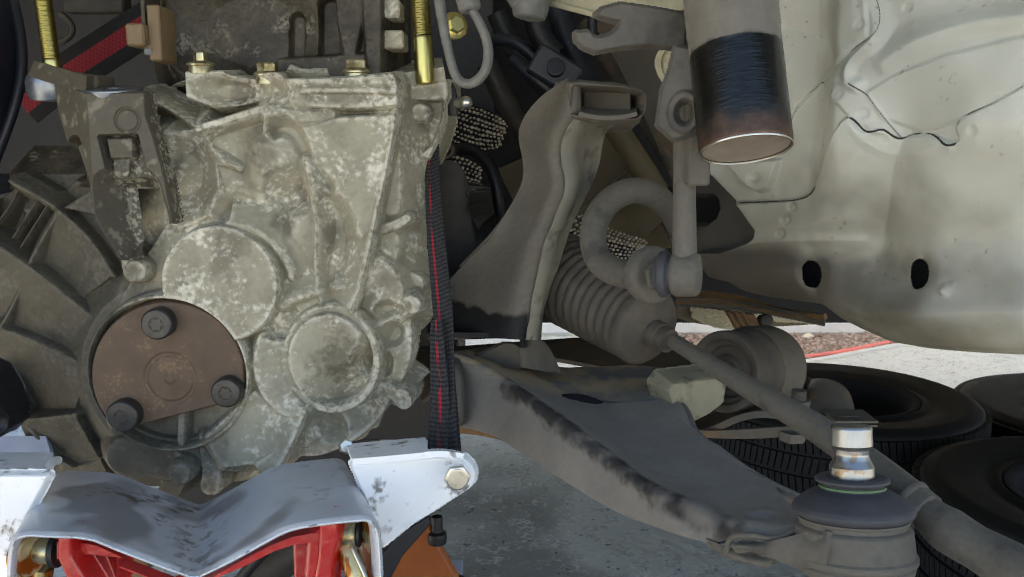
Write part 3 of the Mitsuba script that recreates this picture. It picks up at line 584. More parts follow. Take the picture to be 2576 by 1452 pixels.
B.up(B.poly([(269, 350), (331, 349), (333, 396), (278, 398)], -3 * mm), -3 * mm, .002, 4)
B.up(B.seg([(305, 408), (306, 430)], 20, -7 * mm), -7 * mm, .004, 3)
sd = B.ell((320, 302), 33); B.add(np.maximum(sd, -(sd + .0018)), -1.3 * mm, .0006)
B.down(B.poly([(158, 358), (188, 352), (212, 400), (214, 440), (175, 440)], -15 * mm, True), -46 * mm, .003, 3)
B.rough(.7 * mm, 110, 3); B.blur(1); B.kill = (OUT > .0026) & (B.GU > B.uv([(215, 300)])[0, 0])
MB = part(GB, 'mount_bracket', B.mesh(), 'bracket_casting', smooth=True, label='tall cast mounting bracket with two flat pads')
m = mpp(285, 232, .618)
part(MB, 'pad', lathe(rprof([(0, -8 * mm), (70 * m, -8 * mm), (73 * m, -1 * mm), (72 * m, 0), (22 * m, 0), (20 * m, -2 * mm), (0, -3 * mm)], 3), W(285, 222, .618 + 72 * m * .93), [0, -.17, 1], 64), 'milled_pad')
m = mpp(128, 180, .68)
part(MB, 'pad', lathe(rprof([(0, -20 * mm), (62 * m, -20 * mm), (62 * m, 0), (0, 0)], 3), W(128, 183, .675), [0, -.17, 1], 64), 'milled_pad')
part(MB, 'web', sheet([L3([(70, 190, .66), (215, 236, .625)]), L3([(100, 215, .70), (290, 236, .66)])], .012, 6, 6, 1, 1), 'bracket_casting')
def stud(x0, y0, x1, y1, Y, half, thread_from, thread_to, mat='gold_zinc'):
    a_, b_ = W(x1, y1, Y), W(x0, y0, Y); b_ = A([a_[0] + (b_[0] - a_[0]) * .55, a_[1] - .004, b_[2]]); b_ = W(x0, y0, Y)
    ax = unit(b_ - a_); Lh = np.linalg.norm(b_ - a_); r = half * mpp(x1, y1, Y)
    k = part(GB, 'stud', [lathe(rprof([(0, -.002), (r, -.002), (r, Lh * thread_from), (0, Lh * thread_from)], 3), a_, ax, 32), threads(a_ + ax * Lh * thread_from, ax, r * .98, Lh * (thread_to - thread_from), .00175, 28)], mat, smooth=30)
stud(104, -30, 134, 181, .665, 22, .16, 1.2)
stud(1055, -30, 1070, 206, .675, 24.5, .5, 1.2)
# rear mounting ear on the right with a boss
C_ = Relief([0, .68, 0], [0, -1, 0], (985, 190, 1145, 420), .0007, low=-.06)
C_.up(C_.poly([(985, 222), (1060, 212), (1122, 203), (1126, 240), (1115, 262), (1114, 300), (1095, 360), (1078, 398), (1050, 392), (990, 340)]), 0, .004, 3)
C_.down(C_.poly([(990, 262), (1112, 258), (1108, 300), (1085, 360), (1060, 380), (1000, 350)], -4 * mm), -9 * mm, .004, 1.8)
C_.up(C_.seg([(1010, 283), (1056, 284)], [20, 22]), 3 * mm, .004, 3); C_.up(C_.ell((1056, 284), 22, w=6 * mm), 7 * mm, .002, 4)
C_.rough(.9 * mm, 80, 3); C_.blur(1)
EAR = part(GB, 'mounting_ear', C_.mesh(), 'cast_aluminium', smooth=True, uv=C_.uvs)
part(EAR, 'top_face', sheet([L3([(990, 222, .68), (1122, 203, .68)]), L3([(1000, 185, .80), (1115, 175, .80)])], .01, 6, 6, 1, 1), 'cast_aluminium')
a_, b_ = W(1140, 262, .70), W(1190, 256, .69); part(GB, 'breather_fitting', lathe(rprof([(0, 0), (13 * mm * .32, 0), (4.4 * mm, 6 * mm), (4.2 * mm, 9 * mm), (5.2 * mm, 11 * mm), (5.0 * mm, 14 * mm), (3 * mm, 17 * mm), (0, 17.5 * mm)], 3), a_, b_ - a_, 28), 'bright_bolt')
part(GB, 'breather_bracket', tube(L3([(1110, 200, .71), (1135, 240, .70), (1140, 290, .70)]), [5 * mm, 5 * mm, 4 * mm], 20, 10), 'grey_pipe')
for (x, y, r) in [(1048, 495, 17)]:
    Q = W(x, y, .70); part(GB, 'dowel_boss', lathe(rprof([(0, -.05), (r * .32 * mm, -.05), (r * .31 * mm, -1 * mm), (r * .27 * mm, 0), (0, 0)], 3), Q, [.02, -1, .1], 28), 'cast_aluminium')
# ================================================================== car body
CB = thing('car_body', 'dirty white unibody wheel well and frame rail, stripped of the wheel', 'car body')
FO, FN = W(1750, 450, .68), unit(np.cross(W(2576, 520, .50) - W(1750, 450, .68), [0, 0, 1.0])); FN = FN if FN[1] < 0 else -FN
F = Relief(FO, FN, (1690, -160, 2760, 960), .0008, low=-.09)
P, E, S = F.poly, F.ell, F.seg
rail_bottom = [(1752, 700), (1800, 716), (1830, 742), (1880, 758), (2015, 776), (2062, 812), (2120, 842), (2190, 872), (2290, 886), (2430, 893), (2576, 898), (2980, 905)]
F.up(P([(1880, -200), (3000, -200)] + rail_bottom[::-1] + [(1745, 640), (1800, 640), (1880, 616), (1900, 602), (1907, 580), (1864, 517), (1794, 445), (1750, 412), (1750, 380), (1860, 380)]), 0, .004, 3)
zt = F.uv([(2300, 300), (2300, 620)])[:, 1]; xt = F.uv([(2040, 450), (2180, 450)])[:, 0]; t_ = np.clip((F.GV - zt[1]) / (zt[0] - zt[1]), 0, 1); t_ = t_ * t_ * (3 - 2 * t_); u_ = np.clip((F.GU - xt[0]) / (xt[1] - xt[0]), 0, 1)
F.H += np.where(F.H > F.low + 1e-4, .036 * t_ * u_ * u_ * (3 - 2 * u_), 0)
# outer sill corner swelling towards the wheel, the crease that catches the light
q = F.uv([(2205, 655), (2576, 562)]); e = unit(q[1] - q[0]); n2 = A([e[1], -e[0]]); dist = (F.GU - q[0, 0]) * n2[0] + (F.GV - q[0, 1]) * n2[1]; along = (F.GU - q[0, 0]) * e[0] + (F.GV - q[0, 1]) * e[1]
s1 = lambda x: 1 / (1 + np.exp(-np.clip(x, -30, 30)))
F.H += np.where(F.H > F.low + 1e-4, (.0034 * np.log1p(np.exp(np.clip(dist / .006, -30, 30)))) * s1(along / .02) * np.clip(1 - dist / .22, 0, 1), 0)
F.add(S([(2330, 330), (2250, 470), (2200, 590)], [60, 52, 36]), -24 * mm, .035)
F.follow = True
# upper wheel house panel: soft channels and ridges
F.add(P([(2217, 112), (2290, 70), (2420, 36), (2620, 8), (2900, -60), (2900, -300), (2200, -300), (2205, 60)], 0, False), -9 * mm, .010)
F.add(S([(2225, 160), (2300, 110), (2430, 62), (2620, 34), (2900, 0)], 16), 4 * mm, .006)
F.add(P([(2184, 232), (2250, 190), (2384, 138), (2576, 92), (2900, 30), (2900, 200), (2576, 214), (2430, 296), (2330, 336), (2230, 300)]), 2.2 * mm, .0012)
F.add(P([(1900, -200), (2185, -200), (2188, 92), (2152, 120), (2112, 162), (2066, 210), (2000, 282), (1985, 320), (1880, 300)]), 3.0 * mm, .0014)
F.add(S([(2205, -60), (2207, 70), (2196, 105), (2168, 130), (2140, 165), (2135, 190), (2160, 215)], 10), 5 * mm, .004)
F.add(S([(1972, 70), (2040, 85), (2085, 115), (2100, 150)], 12), -6 * mm, .010)
F.add(E((2125, 330), 110, 80), 3 * mm, .03); F.add(E((2030, 420), 90, 60), 5 * mm, .02)
# small tie plate between the panels
F.add(P([(2068, 208), (2110, 199), (2146, 216), (2184, 240), (2230, 302), (2268, 345), (2200, 335), (2134, 296), (2110, 260)], 2 * mm), 2 * mm, .001)
# lower panel overlapping, with its black seam
seam = [(1862, 510), (1950, 507), (2006, 503), (2038, 490), (2060, 455), (2077, 415), (2112, 325), (2128, 300), (2140, 297), (2160, 312), (2178, 330), (2200, 331), (2222, 326), (2240, 337), (2264, 349), (2300, 340), (2345, 339), (2408, 361), (2422, 352), (2412, 322), (2425, 298), (2500, 262), (2576, 220), (2700, 150), (2960, 30)]
F.add(P(seam + [(2980, 905)] + rail_bottom[::-1] + [(1760, 520)]), 5.0 * mm, .0013)
F.add(S([(2150, 330), (2200, 372), (2260, 392), (2330, 380), (2390, 372)], 6), 2 * mm, .004)
# tab with an embossed end
F.up(P([(1818, 405), (1945, 405), (1932, 450), (1920, 472), (1900, 480), (1878, 470), (1850, 440)], 9 * mm), 9 * mm, .003, 2.5)
F.add(E((1896, 446), 13, 9), -2 * mm, .002)
# dark inner corner, hole, frame rail fold
F.add(P([(1752, 640), (1900, 626), (2010, 620), (2190, 618), (2230, 640), (2300, 720), (2200, 745), (2000, 735), (1850, 735), (1752, 720)], 0, True), -13 * mm, .016)
F.add(S([(1752, 622), (1900, 612), (2050, 606), (2180, 606)], 6), 3.5 * mm, .006)
# underside roll and shallow stampings
F.add(S([(2080, 800), (2200, 800), (2400, 790), (2700, 790)], 14), 3 * mm, .012)
F.add(S([(2100, 790), (2150, 815), (2200, 860)], 4), -2 * mm, .004)
rb = F.uv(rail_bottom); zb = np.interp(F.GU, rb[:, 0], rb[:, 1]); F.H = np.where(F.H > F.low + 1e-4, F.H - .9 * np.maximum(0, .030 - (F.GV - zb)) ** 2 / .03, F.H)
for (x, y, rx, ry) in [(2044, 690, 21, 33), (2318, 688, 27, 35)]:
    F.add(E((x, y), rx + 14, ry + 14), -2.5 * mm, .005); F.add(E((x, y), rx + 1, ry + 1), -2.5 * mm, .001); F.kill |= E((x, y), rx, ry) < 0
F.kill |= (E((2082, 797), 22, 7) < 0) | (E((2590, 857), 34, 9, .02) < 0)
F.add(E((2378, 728), 8), 5 * mm, .003); F.add(S([(2360, 725), (2385, 740), (2398, 715)], 5), 1.2 * mm, .002)
for (x, y) in [(2161, 62), (2170, 284), (2112, 238), (2228, 350), (2447, 328), (1992, 521), (1975, 553), (1962, 588), (1925, 745), (2282, 20)]:
    sd = E((x, y), 12); F.add(np.maximum(sd, -(sd + .0026)), -1.1 * mm, .0011)
F.rough(2.2 * mm, 16, 3, 2); F.rough(.45 * mm, 120, 5, 2); F.blur(1)
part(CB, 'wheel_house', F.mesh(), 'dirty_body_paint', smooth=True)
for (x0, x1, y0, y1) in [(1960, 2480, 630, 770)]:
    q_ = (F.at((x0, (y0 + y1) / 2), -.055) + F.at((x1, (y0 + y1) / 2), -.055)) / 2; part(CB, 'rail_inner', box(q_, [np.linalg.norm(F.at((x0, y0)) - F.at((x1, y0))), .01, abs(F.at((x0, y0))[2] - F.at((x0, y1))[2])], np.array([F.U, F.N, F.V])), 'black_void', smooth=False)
def gap(pts, r, n=120): part(CB, 'seam_gap', tube([F.on(p, .0007) for p in pts], A(r) * .00021, n, 8, 2), 'seam_sealer')
gap(seam, [2.2, 2.4, 2.6, 2.6, 2.6, 3.2, 3.2, 2.6, 3.0, 3.0, 3.0, 3.2, 3.6, 3.0, 1.6, 1.4])
gap([(2070, 209), (2090, 204), (2110, 200), (2128, 206), (2146, 217), (2166, 228), (2184, 240)], [1.0, 3.5, 2.6, 1.2])
gap([(2184, 240), (2230, 302), (2268, 345)], [1.0, 1.0]); gap([(2197, -20), (2195, 90), (2157, 117), (2117, 160), (2070, 207), (2004, 277), (1992, 305)], [.9, .9, .7])
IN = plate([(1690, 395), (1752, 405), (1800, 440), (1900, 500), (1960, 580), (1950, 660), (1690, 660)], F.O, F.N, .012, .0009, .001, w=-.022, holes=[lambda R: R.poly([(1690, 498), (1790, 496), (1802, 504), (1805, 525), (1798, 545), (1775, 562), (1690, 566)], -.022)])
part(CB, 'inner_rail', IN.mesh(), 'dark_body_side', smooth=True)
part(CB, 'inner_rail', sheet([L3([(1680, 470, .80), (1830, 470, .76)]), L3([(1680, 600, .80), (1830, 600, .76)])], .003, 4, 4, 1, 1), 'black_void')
# light grey inner panel edge above the hook
part(CB, 'inner_flange', sheet([L3([(1375, -60, .64), (1500, -60, .62), (1760, -60, .60)]), L3([(1385, 6, .635), (1500, 36, .61), (1765, 40, .585)])], .004, 12, 20, 1, 2), 'cream_sealer')
part(CB, 'inner_flange', tube(L3([(1385, 9, .633), (1440, 22, .62), (1505, 40, .607)]), 2.0 * mm, 12, 8), 'cream_sealer')
part(CB, 'inner_flange', sheet([L3([(1683, 120, .66), (1668, 170, .66), (1680, 215, .66), (1700, 260, .66)]), L3([(1760, 110, .64), (1765, 160, .64), (1765, 215, .64), (1765, 260, .64)])], .003, 12, 20), 'cream_sealer')
for k in range(3): part(CB, 'sealer_bead', tube(L3([(1668 + 5 * k, 120, .655), (1650 + 5 * k, 165, .655), (1664 + 5 * k, 200, .655), (1690 + 5 * k, 235, .655)]), .9 * mm, 24, 8), 'cream_sealer')
# inner apron, olive with dust, and braces seen behind the frame leg
part(CB, 'apron', sheet([L3([(1480, 30, .86), (1640, 330, .86), (1760, 640, .86)]), L3([(1560, -40, .84), (1760, 200, .84), (1900, 640, .82)])], .004, 20, 20, 1, 2), 'dusty_underbody')
part(CB, 'apron', sheet([L3([(1240, 430, .95), (1330, 600, .95), (1420, 660, .95)]), L3([(1540, 300, .93), (1600, 450, .93), (1700, 620, .93)])], .004, 20, 20, 1, 2), 'olive_panel')
part(CB, 'brace', tube(L3([(1520, 280, .84), (1600, 400, .84), (1720, 590, .84)]), 34 * .00034, 30, 16), 'olive_panel')
part(CB, 'brace', tube(L3([(1470, 60, .9), (1580, 220, .88), (1700, 420, .86)]), 26 * .0004, 30, 14), 'dusty_underbody')
part(CB, 'brace', tube(L3([(1420, 560, .88), (1520, 480, .87), (1600, 405, .86)]), 2.2 * mm, 20, 10), 'olive_panel')
part(CB, 'steering_gusset', sheet([L3([(1530, 530, .84), (1590, 560, .80), (1625, 600, .79)]), L3([(1560, 470, .86), (1640, 500, .80), (1665, 560, .79)])], .004, 16, 16), 'olive_panel')
# closed engine bay: bulkhead, bonnet and wings round the wheel opening (mostly outside the picture)
bw = lambda x0, x1, y0, y1, z0, z1: box([(x0 + x1) / 2, (y0 + y1) / 2, (z0 + z1) / 2], [x1 - x0, y1 - y0, z1 - z0], bev=.02)
part(CB, 'bulkhead', bw(-1.0, .55, 1.16, 1.20, .52, 1.15), 'black_void', smooth=False)
part(CB, 'bonnet', bw(-1.0, .9, .27, 2.45, 1.08, 1.12), 'dirty_body_paint', smooth=False)
from shapely import Point, box as sbox
wing = sbox(-.95, .62, .9, 1.08).difference(Point(.05, .42).buffer(.62, 48)).difference(sbox(-2, -1, 2, .42)).difference(sbox(-.9, .3, .8, 1.0))
part(CB, 'front_wing', [trimesh.creation.extrude_polygon(g, .012, engine='earcut').apply_transform(trimesh.transformations.rotation_matrix(math.pi / 2, [1, 0, 0])).apply_translation([0, .27, 0]) for g in getattr(wing, 'geoms', [wing])], 'dirty_body_paint', smooth=False)
part(CB, 'floor', bw(.36, 2.6, 1.25, 2.25, .60, .64), 'dusty_underbody', smooth=False)
part(CB, 'far_wing', bw(-1.0, 2.6, 2.43, 2.45, .31, 1.1), 'dirty_body_paint', smooth=False)
part(CB, 'nose', bw(-1.02, -.98, .27, 2.3, .42, 1.1), 'black_plastic', smooth=False)
part(CB, 'cabin', bw(.9, 2.6, .35, 2.3, .64, 1.5), 'dirty_body_paint', smooth=False)
# rusty edge and sealer hump under the rail
part(CB, 'rail_flange', sheet([L3([(1700, 728, .80), (1815, 735, .78), (1960, 772, .72), (2070, 792, .66)]), L3([(1700, 758, .78), (1815, 760, .77), (1960, 786, .71), (2075, 805, .66)])], .003, 8, 30, 1, 2), 'rusty_bracket')
part(CB, 'lower_rail', sheet([L3([(1700, 758, .78), (1815, 760, .77), (1960, 786, .71), (2075, 812, .66)]), L3([(1700, 772, .95), (1815, 775, .95), (1960, 798, .92), (2075, 822, .9)])], .003, 8, 30, 1, 2), 'dusty_underbody')
hs = thing('exhaust_wrap', 'quilted tan heat wrap under the rear of the rail', 'heat wrap')
def quilt(rows, n, m, r, mat, parent, name='quilt', ku=2):
    g = np.stack([curve([curve(q_, m, ku)[j] for q_ in rows], n, min(ku, len(rows) - 1)) for j in range(m)], 1); out = []
    s0 = trimesh.creation.icosphere(1, r)
    for i in range(n):
        for j in range(m):
            s_ = s0.copy(); s_.apply_scale(A([1.0, .7, .9]) * rng.uniform(.7, 1.2)); s_.apply_translation(rng.normal(0, r * .14, 3)); s_.apply_translation(g[i, j] + (A([r, 0, 0]) if i % 2 else 0)); out.append(s_)
    k = part(parent, name, out, mat, smooth=True); labels[k] = {'kind': 'stuff'}
part(hs, 'body', sheet([L3([(1690, 762, .98), (1760, 770, .98), (1860, 775, .98), (2060, 792, .98)]), L3([(1690, 795, .98), (1760, 815, .98), (1860, 822, .98), (2060, 815, .98)])], .02, 8, 30, 1, 2), 'olive_panel')
quilt([L3([(1740, 776, .972), (1800, 782, .972), (1850, 790, .972)]), L3([(1745, 800, .972), (1800, 822, .972), (1838, 826, .972)])], 10, 22, .0021, 'cream_sealer', hs)
quilt([L3([(1880, 792, .972), (1980, 798, .972), (2040, 806, .972)]), L3([(1890, 806, .972), (1980, 808, .972), (2040, 812, .972)])], 5, 34, .0019, 'cream_sealer', hs)
hb = thing('exhaust_hanger', 'rust brown hanger bracket below the rail, behind the bushing', 'bracket')
part(hb, 'strap', sheet([L3([(1822, 782, .9), (1850, 832, .9)]), L3([(1895, 790, .9), (1915, 836, .9)])], .006, 8, 8, 1, 1), 'rusty_bracket')
part(hb, 'eye', lathe(rprof([(0, 0), (17 * .4 * mm, 0), (17 * .4 * mm, .02), (0, .02)], 3), W(1917, 807, .905), [0, -1, .2], 24), 'grey_pipe')
for k in range(3): part(hb, 'rib', tube(L3([(1832 + 18 * k, 784, .892), (1862 + 16 * k, 834, .892)]), 1.6 * mm, 6, 8), 'rusty_bracket')

# ================================================================== strut
ST = thing('strut', 'cut strut tube hanging down, dusty above and bare dark steel below', 'strut')
q0 = W(1876, 374, .45); ax = unit(A([-.055, math.sin(math.radians(19)), math.cos(math.radians(19))])); m = mpp(1876, 374, .45); r0 = 117 * m
Lt = .15; tub = lathe([(r0, 0), (r0 * 1.006, .0006)] + [(r0 * (1.0 + (.012 if (t > .078) else 0)), t) for t in np.linspace(.002, Lt, 80)], q0, ax, 128)
def lathe_uv(prof, O, axis, seg=128, span=.085):
    z = unit(axis); x = unit(np.cross(z, [0.3, 0.9, 0.1])); y = np.cross(z, x); a = np.linspace(0, 2 * np.pi, seg + 1); pr = A(prof, float)
    g = A(O) + pr[:, 1][:, None, None] * z + pr[:, 0][:, None, None] * (np.cos(a)[None, :, None] * x + np.sin(a)[None, :, None] * y)
    mesh = grid_mesh(g); uv = np.stack([np.broadcast_to(2 * np.cos(a) + 0 * a, g.shape[:2]), np.broadcast_to((pr[:, 1] / span)[:, None], g.shape[:2])], -1).reshape(-1, 2)
    mesh.invert() if np.dot(mesh.face_normals[len(mesh.faces) // 4], mesh.triangles_center[len(mesh.faces) // 4] - A(O) - z * np.dot(mesh.triangles_center[len(mesh.faces) // 4] - A(O), z)) < 0 else None
    return mesh, uv
prof = [(r0 * .93, .0002), (r0 * .965, -.0006), (r0 * .99, -.0002), (r0, .0012)] + [(r0 * (1.0 + .014 * float(t > .0625)), t) for t in np.r_[np.linspace(.003, .0615, 40), .063, np.linspace(.065, .24, 40)]]
tm, tuv = lathe_uv(prof, q0, ax); part(ST, 'tube', tm, 'strut_tube', smooth=True, uv=tuv)
part(ST, 'bore', lathe([(r0 * .93, .0003), (r0 * .91, .001), (r0 * .90, .007), (r0 * .84, .0085), (r0 * .80, .0075), (0, .0070)], q0, ax, 96), 'tube_inside')
part(ST, 'cut_rim', lathe(rprof([(r0 * .945, .0006), (r0 * .95, -.0010), (r0 * .985, -.0010), (r0 * .995, .0008)], 3), q0, ax, 96), 'bright_bolt')
hook = [(1505, 35), (1520, 22), (1567, 10), (1640, 20), (1720, 34), (1760, 18), (1790, 20), (1760, 60), (1724, 74), (1722, 127), (1700, 117), (1633, 110), (1567, 115), (1500, 127), (1473, 117), (1455, 100), (1453, 83), (1483, 80), (1494, 93), (1513, 97), (1543, 87), (1563, 67), (1567, 50), (1550, 48), (1527, 42)]
HK = plate(hook, [0, .485, 0], [.18, -1, 0], .005, .00045, .0012, k=2.2); HK.blur(1)
part(ST, 'hose_hook', HK.mesh(), 'dusty_steel', smooth=True)
lb = [(1700, 118), (1764, 130), (1760, 330), (1700, 347), (1690, 345), (1655, 313), (1667, 227), (1687, 173)]
LB = plate(lb, [0, .50, 0], [-.25, -1, 0], .007, .0005, .0016, k=2.2, holes=[lambda R: R.ell((1724, 283), 27, 34)])
LB.up(np.maximum(LB.ell((1722, 283), 40, 50), -LB.ell((1724, 283), 29, 36)), .003, .0015, 2.5); LB.blur(1)
part(ST, 'link_bracket', LB.mesh(), 'dusty_steel', smooth=True)
part(ST, 'tube_bracket', box(W(1752, 240, .51), [.012, .03, .10], bev=.2), 'dusty_steel')

# ================================================================== stabiliser link and bar
LK = thing('stabilizer_link', 'straight dusty link rod hanging beside the strut', 'link rod')
a_, b_ = W(1721, 120, .515), W(1722, 655, .515); m = mpp(1720, 400, .515)
part(LK, 'rod', tube([a_, (a_ + b_) / 2 + [0, -.0, 0], b_], [26 * m, 27 * m, 28 * m, 29 * m, 32 * m], 40, 28, 1), 'dusty_steel')
eye = W(1724, 690, .515); axe = unit(A([.93, -.36, .05]))
part(LK, 'eye', lathe(rprof([(0, -34 * m), (52 * m, -34 * m), (58 * m, -24 * m), (58 * m, 26 * m), (50 * m, 36 * m), (36 * m, 38 * m), (34 * m, 36 * m), (0, 36 * m)], 5), eye, axe, 56), 'dusty_steel')
part(LK, 'ball_boot', lathe(rprof([(0, -78 * m), (42 * m, -78 * m), (47 * m, -70 * m), (60 * m, -64 * m), (62 * m, -46 * m), (48 * m, -40 * m), (50 * m, -32 * m), (0, -32 * m)], 5), eye, axe, 56), 'rubber')
BR = thing('stabilizer_bar', 'thick dusty anti-roll bar with its end bent into a loop', 'anti-roll bar')
pth = L3([(1660, 697, .545), (1600, 694, .565), (1545, 682, .585), (1508, 655, .60), (1493, 610, .61), (1500, 555, .62), (1535, 505, .63), (1590, 480, .64), (1645, 492, .655), (1690, 535, .68), (1716, 610, .72), (1722, 700, .78)])
part(BR, 'bar', tube(pth, 33.5 * .00028, 120, 28), 'dusty_steel')
m = mpp(1630, 690, .55); O_ = W(1640, 692, .55); axn = unit(W(1720, 696, .52) - W(1560, 688, .575))
part(BR, 'end_cup', lathe(rprof([(30 * m, -66 * m), (42 * m, -60 * m), (46 * m, -46 * m), (58 * m, -40 * m), (70 * m, -22 * m), (74 * m, 2 * m), (71 * m, 16 * m), (60 * m, 22 * m), (40 * m, 24 * m), (0, 24 * m)], 5), O_, axn, 64), 'dusty_steel')
part(BR, 'end_nut', hexhead(O_ + axn * 20 * m, axn, 76 * m, 22 * m), 'dusty_steel')

# ================================================================== subframe leg and foot
SF = thing('subframe', 'pressed steel subframe leg with an open box end, behind the strap', 'subframe')
Lr = [(1430, 209, .662), (1385, 229, .67), (1340, 270, .68), (1312, 325, .69), (1322, 400, .70), (1322, 450, .70), (1300, 503, .70), (1252, 575, .70), (1212, 620, .71), (1160, 672, .72), (1118, 720, .73), (1090, 770, .73), (1080, 850, .73)]
Mr = [(1450, 208, .645), (1449, 240, .645), (1446, 285, .645), (1430, 318, .65), (1412, 400, .655), (1421, 470, .655), (1402, 530, .66), (1370, 617, .665), (1352, 700, .67), (1343, 740, .67), (1332, 800, .67), (1322, 852, .67)]
Mf = [(1447, 296, .648)] + Mr[3:]
Br = [(1545, 303, .66), (1524, 318, .675), (1503, 395, .685), (1470, 478, .69), (1424, 575, .695), (1402, 645, .70), (1374, 730, .70), (1362, 760, .70), (1354, 800, .70), (1350, 860, .70)]
rs_ = lambda q, n=40: curve(A(q, float), n)
L_, M_, F_, B_ = rs_(Lr), rs_(Mr), rs_(Mf), rs_(Br)
jag = lambda q, amp: q + np.c_[amp * (meshkit.fbm(q / 40., 2, 4) - .5), np.zeros(len(q)), np.zeros(len(q))]
part(SF, 'leg_web', sheet([L3(q_) for q_ in (L_, L_ * .55 + M_ * .45 + [0, 0, .003], M_ + [-5, 0, -.002], M_)], .004, 30, 120, 2, 3, bump=lambda g: .0012 * (meshkit.fbm(g * 40, 3) - .5)), 'dusty_frame', smooth=40)
part(SF, 'leg_flange', sheet([L3(q_) for q_ in (jag(F_ + [-2, 0, -.005], 8), jag(F_ + [3, 0, -.005], 8), F_ * .5 + B_ * .5, B_)], .004, 24, 120, 2, 3, bump=lambda g: .0008 * (meshkit.fbm(g * 50 + 3, 3) - .5)), 'dusty_flange', smooth=40)
part(SF, 'leg_lip', tube(L3(Lr[3:10]), .0022, 60, 10), 'dusty_frame')
outer = [(1430, 209), (1467, 206), (1567, 217), (1612, 228), (1624, 238), (1627, 250), (1625, 266), (1619, 286), (1606, 298), (1535, 304), (1450, 296), (1440, 290)]
BX = Relief([0, .635, 0], [0, -1, 0], (1290, 190, 1650, 440), .0006, low=-.062)
BX.up(BX.poly(outer), 0, .002, 4); 
BX.down(BX.poly([(1448, 224), (1560, 230), (1588, 234), (1616, 240), (1615, 262), (1610, 280), (1600, 288), (1540, 288), (1455, 280), (1446, 278)]), -50 * mm, .001, 20)
BX.blur(1)
part(SF, 'box_end', BX.mesh(), 'dusty_frame', smooth=30)
a_, b_ = W(1586, 260, .665), W(1500, 250, .66)
part(SF, 'box_rib', sheet([L3([(1470, 230, .675), (1585, 236, .66)]), L3([(1470, 272, .675), (1585, 278, .66)])], .003, 6, 6, 1, 1), 'dusty_frame')
part(SF, 'box_floor', sheet([L3([(1455, 292, .632), (1540, 302, .632), (1604, 292, .632)]), L3([(1450, 272, .69), (1540, 276, .69), (1604, 274, .69)])], .003, 8, 20, 1, 2), 'dusty_frame')
part(SF, 'foot', [sheet([L3([(1080, 846, .69), (1200, 850, .685), (1300, 850, .67), (1336, 858, .66)]), L3([(1080, 838, .80), (1200, 838, .80), (1300, 838, .78), (1345, 845, .76)])], .004, 8, 24, 1, 2),
                  sheet([L3([(1260, 868, .70), (1300, 870, .69), (1316, 885, .685), (1318, 925, .685)]), L3([(1180, 905, .72), (1240, 915, .71), (1280, 925, .70), (1300, 930, .70)])], .004, 8, 20, 1, 2),
                  sheet([L3([(1318, 845, .665), (1350, 850, .68), (1385, 880, .70), (1410, 935, .70)]), L3([(1316, 925, .672), (1345, 930, .68), (1375, 935, .69), (1408, 938, .70)])], .004, 8, 20, 1, 2)], 'dusty_frame')
part(SF, 'crossmember', sheet([L3([(1040, 880, .95), (1300, 860, .95), (1560, 850, .92), (1800, 900, .86)]), L3([(1060, 1010, .86), (1300, 900, .86), (1560, 930, .86), (1790, 960, .82)])], .004, 20, 30, 2, 2), 'dusty_underbody')
part(SF, 'crossmember', sheet([L3([(1120, 1060, .80), (1200, 1075, .78), (1300, 1110, .76)]), L3([(1120, 1092, .80), (1200, 1095, .78), (1290, 1118, .76)])], .02, 8, 16, 1, 2), 'rusty_bracket')
# rear bushing clamp
part(SF, 'bushing_clamp', [sheet([L3([(1720, 1098, .66), (1800, 1088, .65), (1860, 1062, .64), (1930, 1052, .63), (1990, 1062, .625), (2035, 1066, .62)]), L3([(1730, 1062, .78), (1800, 1052, .78), (1870, 1030, .77), (1940, 1020, .76), (2000, 1030, .75), (2060, 1036, .75)])], .005, 12, 40),
                           sheet([L3([(1740, 1082, .652), (1850, 1082, .642), (1960, 1075, .632), (2020, 1072, .625)]), L3([(1720, 1098, .652), (1850, 1104, .642), (1960, 1100, .632), (2025, 1092, .625)])], .004, 8, 30, 1, 3)], 'dusty_underbody')
for (x0, y0, x1, y1, Y) in [(2030, 1045, 2070, 1050, .62), (2028, 1054, 2068, 1060, .622), (2085, 1046, 2190, 1049, .66), (2085, 1055, 2188, 1059, .662)]:
    part(SF, 'clamp_plate', box((W(x0, y0, Y) + W(x1, y1, Y)) / 2, [abs(W(x1, y1, Y)[0] - W(x0, y0, Y)[0]), .03, .0016], bev=.2), 'dusty_steel')
part(SF, 'clamp_tower', sheet([L3([(2040, 955, .70), (2090, 955, .70), (2135, 985, .69), (2150, 1030, .68), (2188, 1046, .66)]), L3([(2020, 1010, .70), (2040, 1030, .68), (2070, 1046, .67), (2100, 1047, .66), (2130, 1047, .655)])], .005, 16, 24), 'dusty_underbody')
bb = W(2007, 1048, .615); m = mpp(2007, 1040, .615)
part(SF, 'clamp_nut', [hexhead(bb + [0, 0, 6 * m], [0, 0, 1], 52 * m, 34 * m, 32 * m, 6 * m, .2), threads(bb + [0, 0, 36 * m], [0, 0, 1], 19 * m, 36 * m, 6.5 * m, 24), lathe(rprof([(0, 34 * m), (29 * m, 34 * m), (29 * m, 44 * m), (0, 44 * m)], 3), bb, [0, 0, 1], 28)], 'dusty_steel')
bb = W(1995, 1085, .63); part(SF, 'clamp_bolt', hexhead(bb, [0, 0, -1], 60 * m, 26 * m), 'dusty_steel')

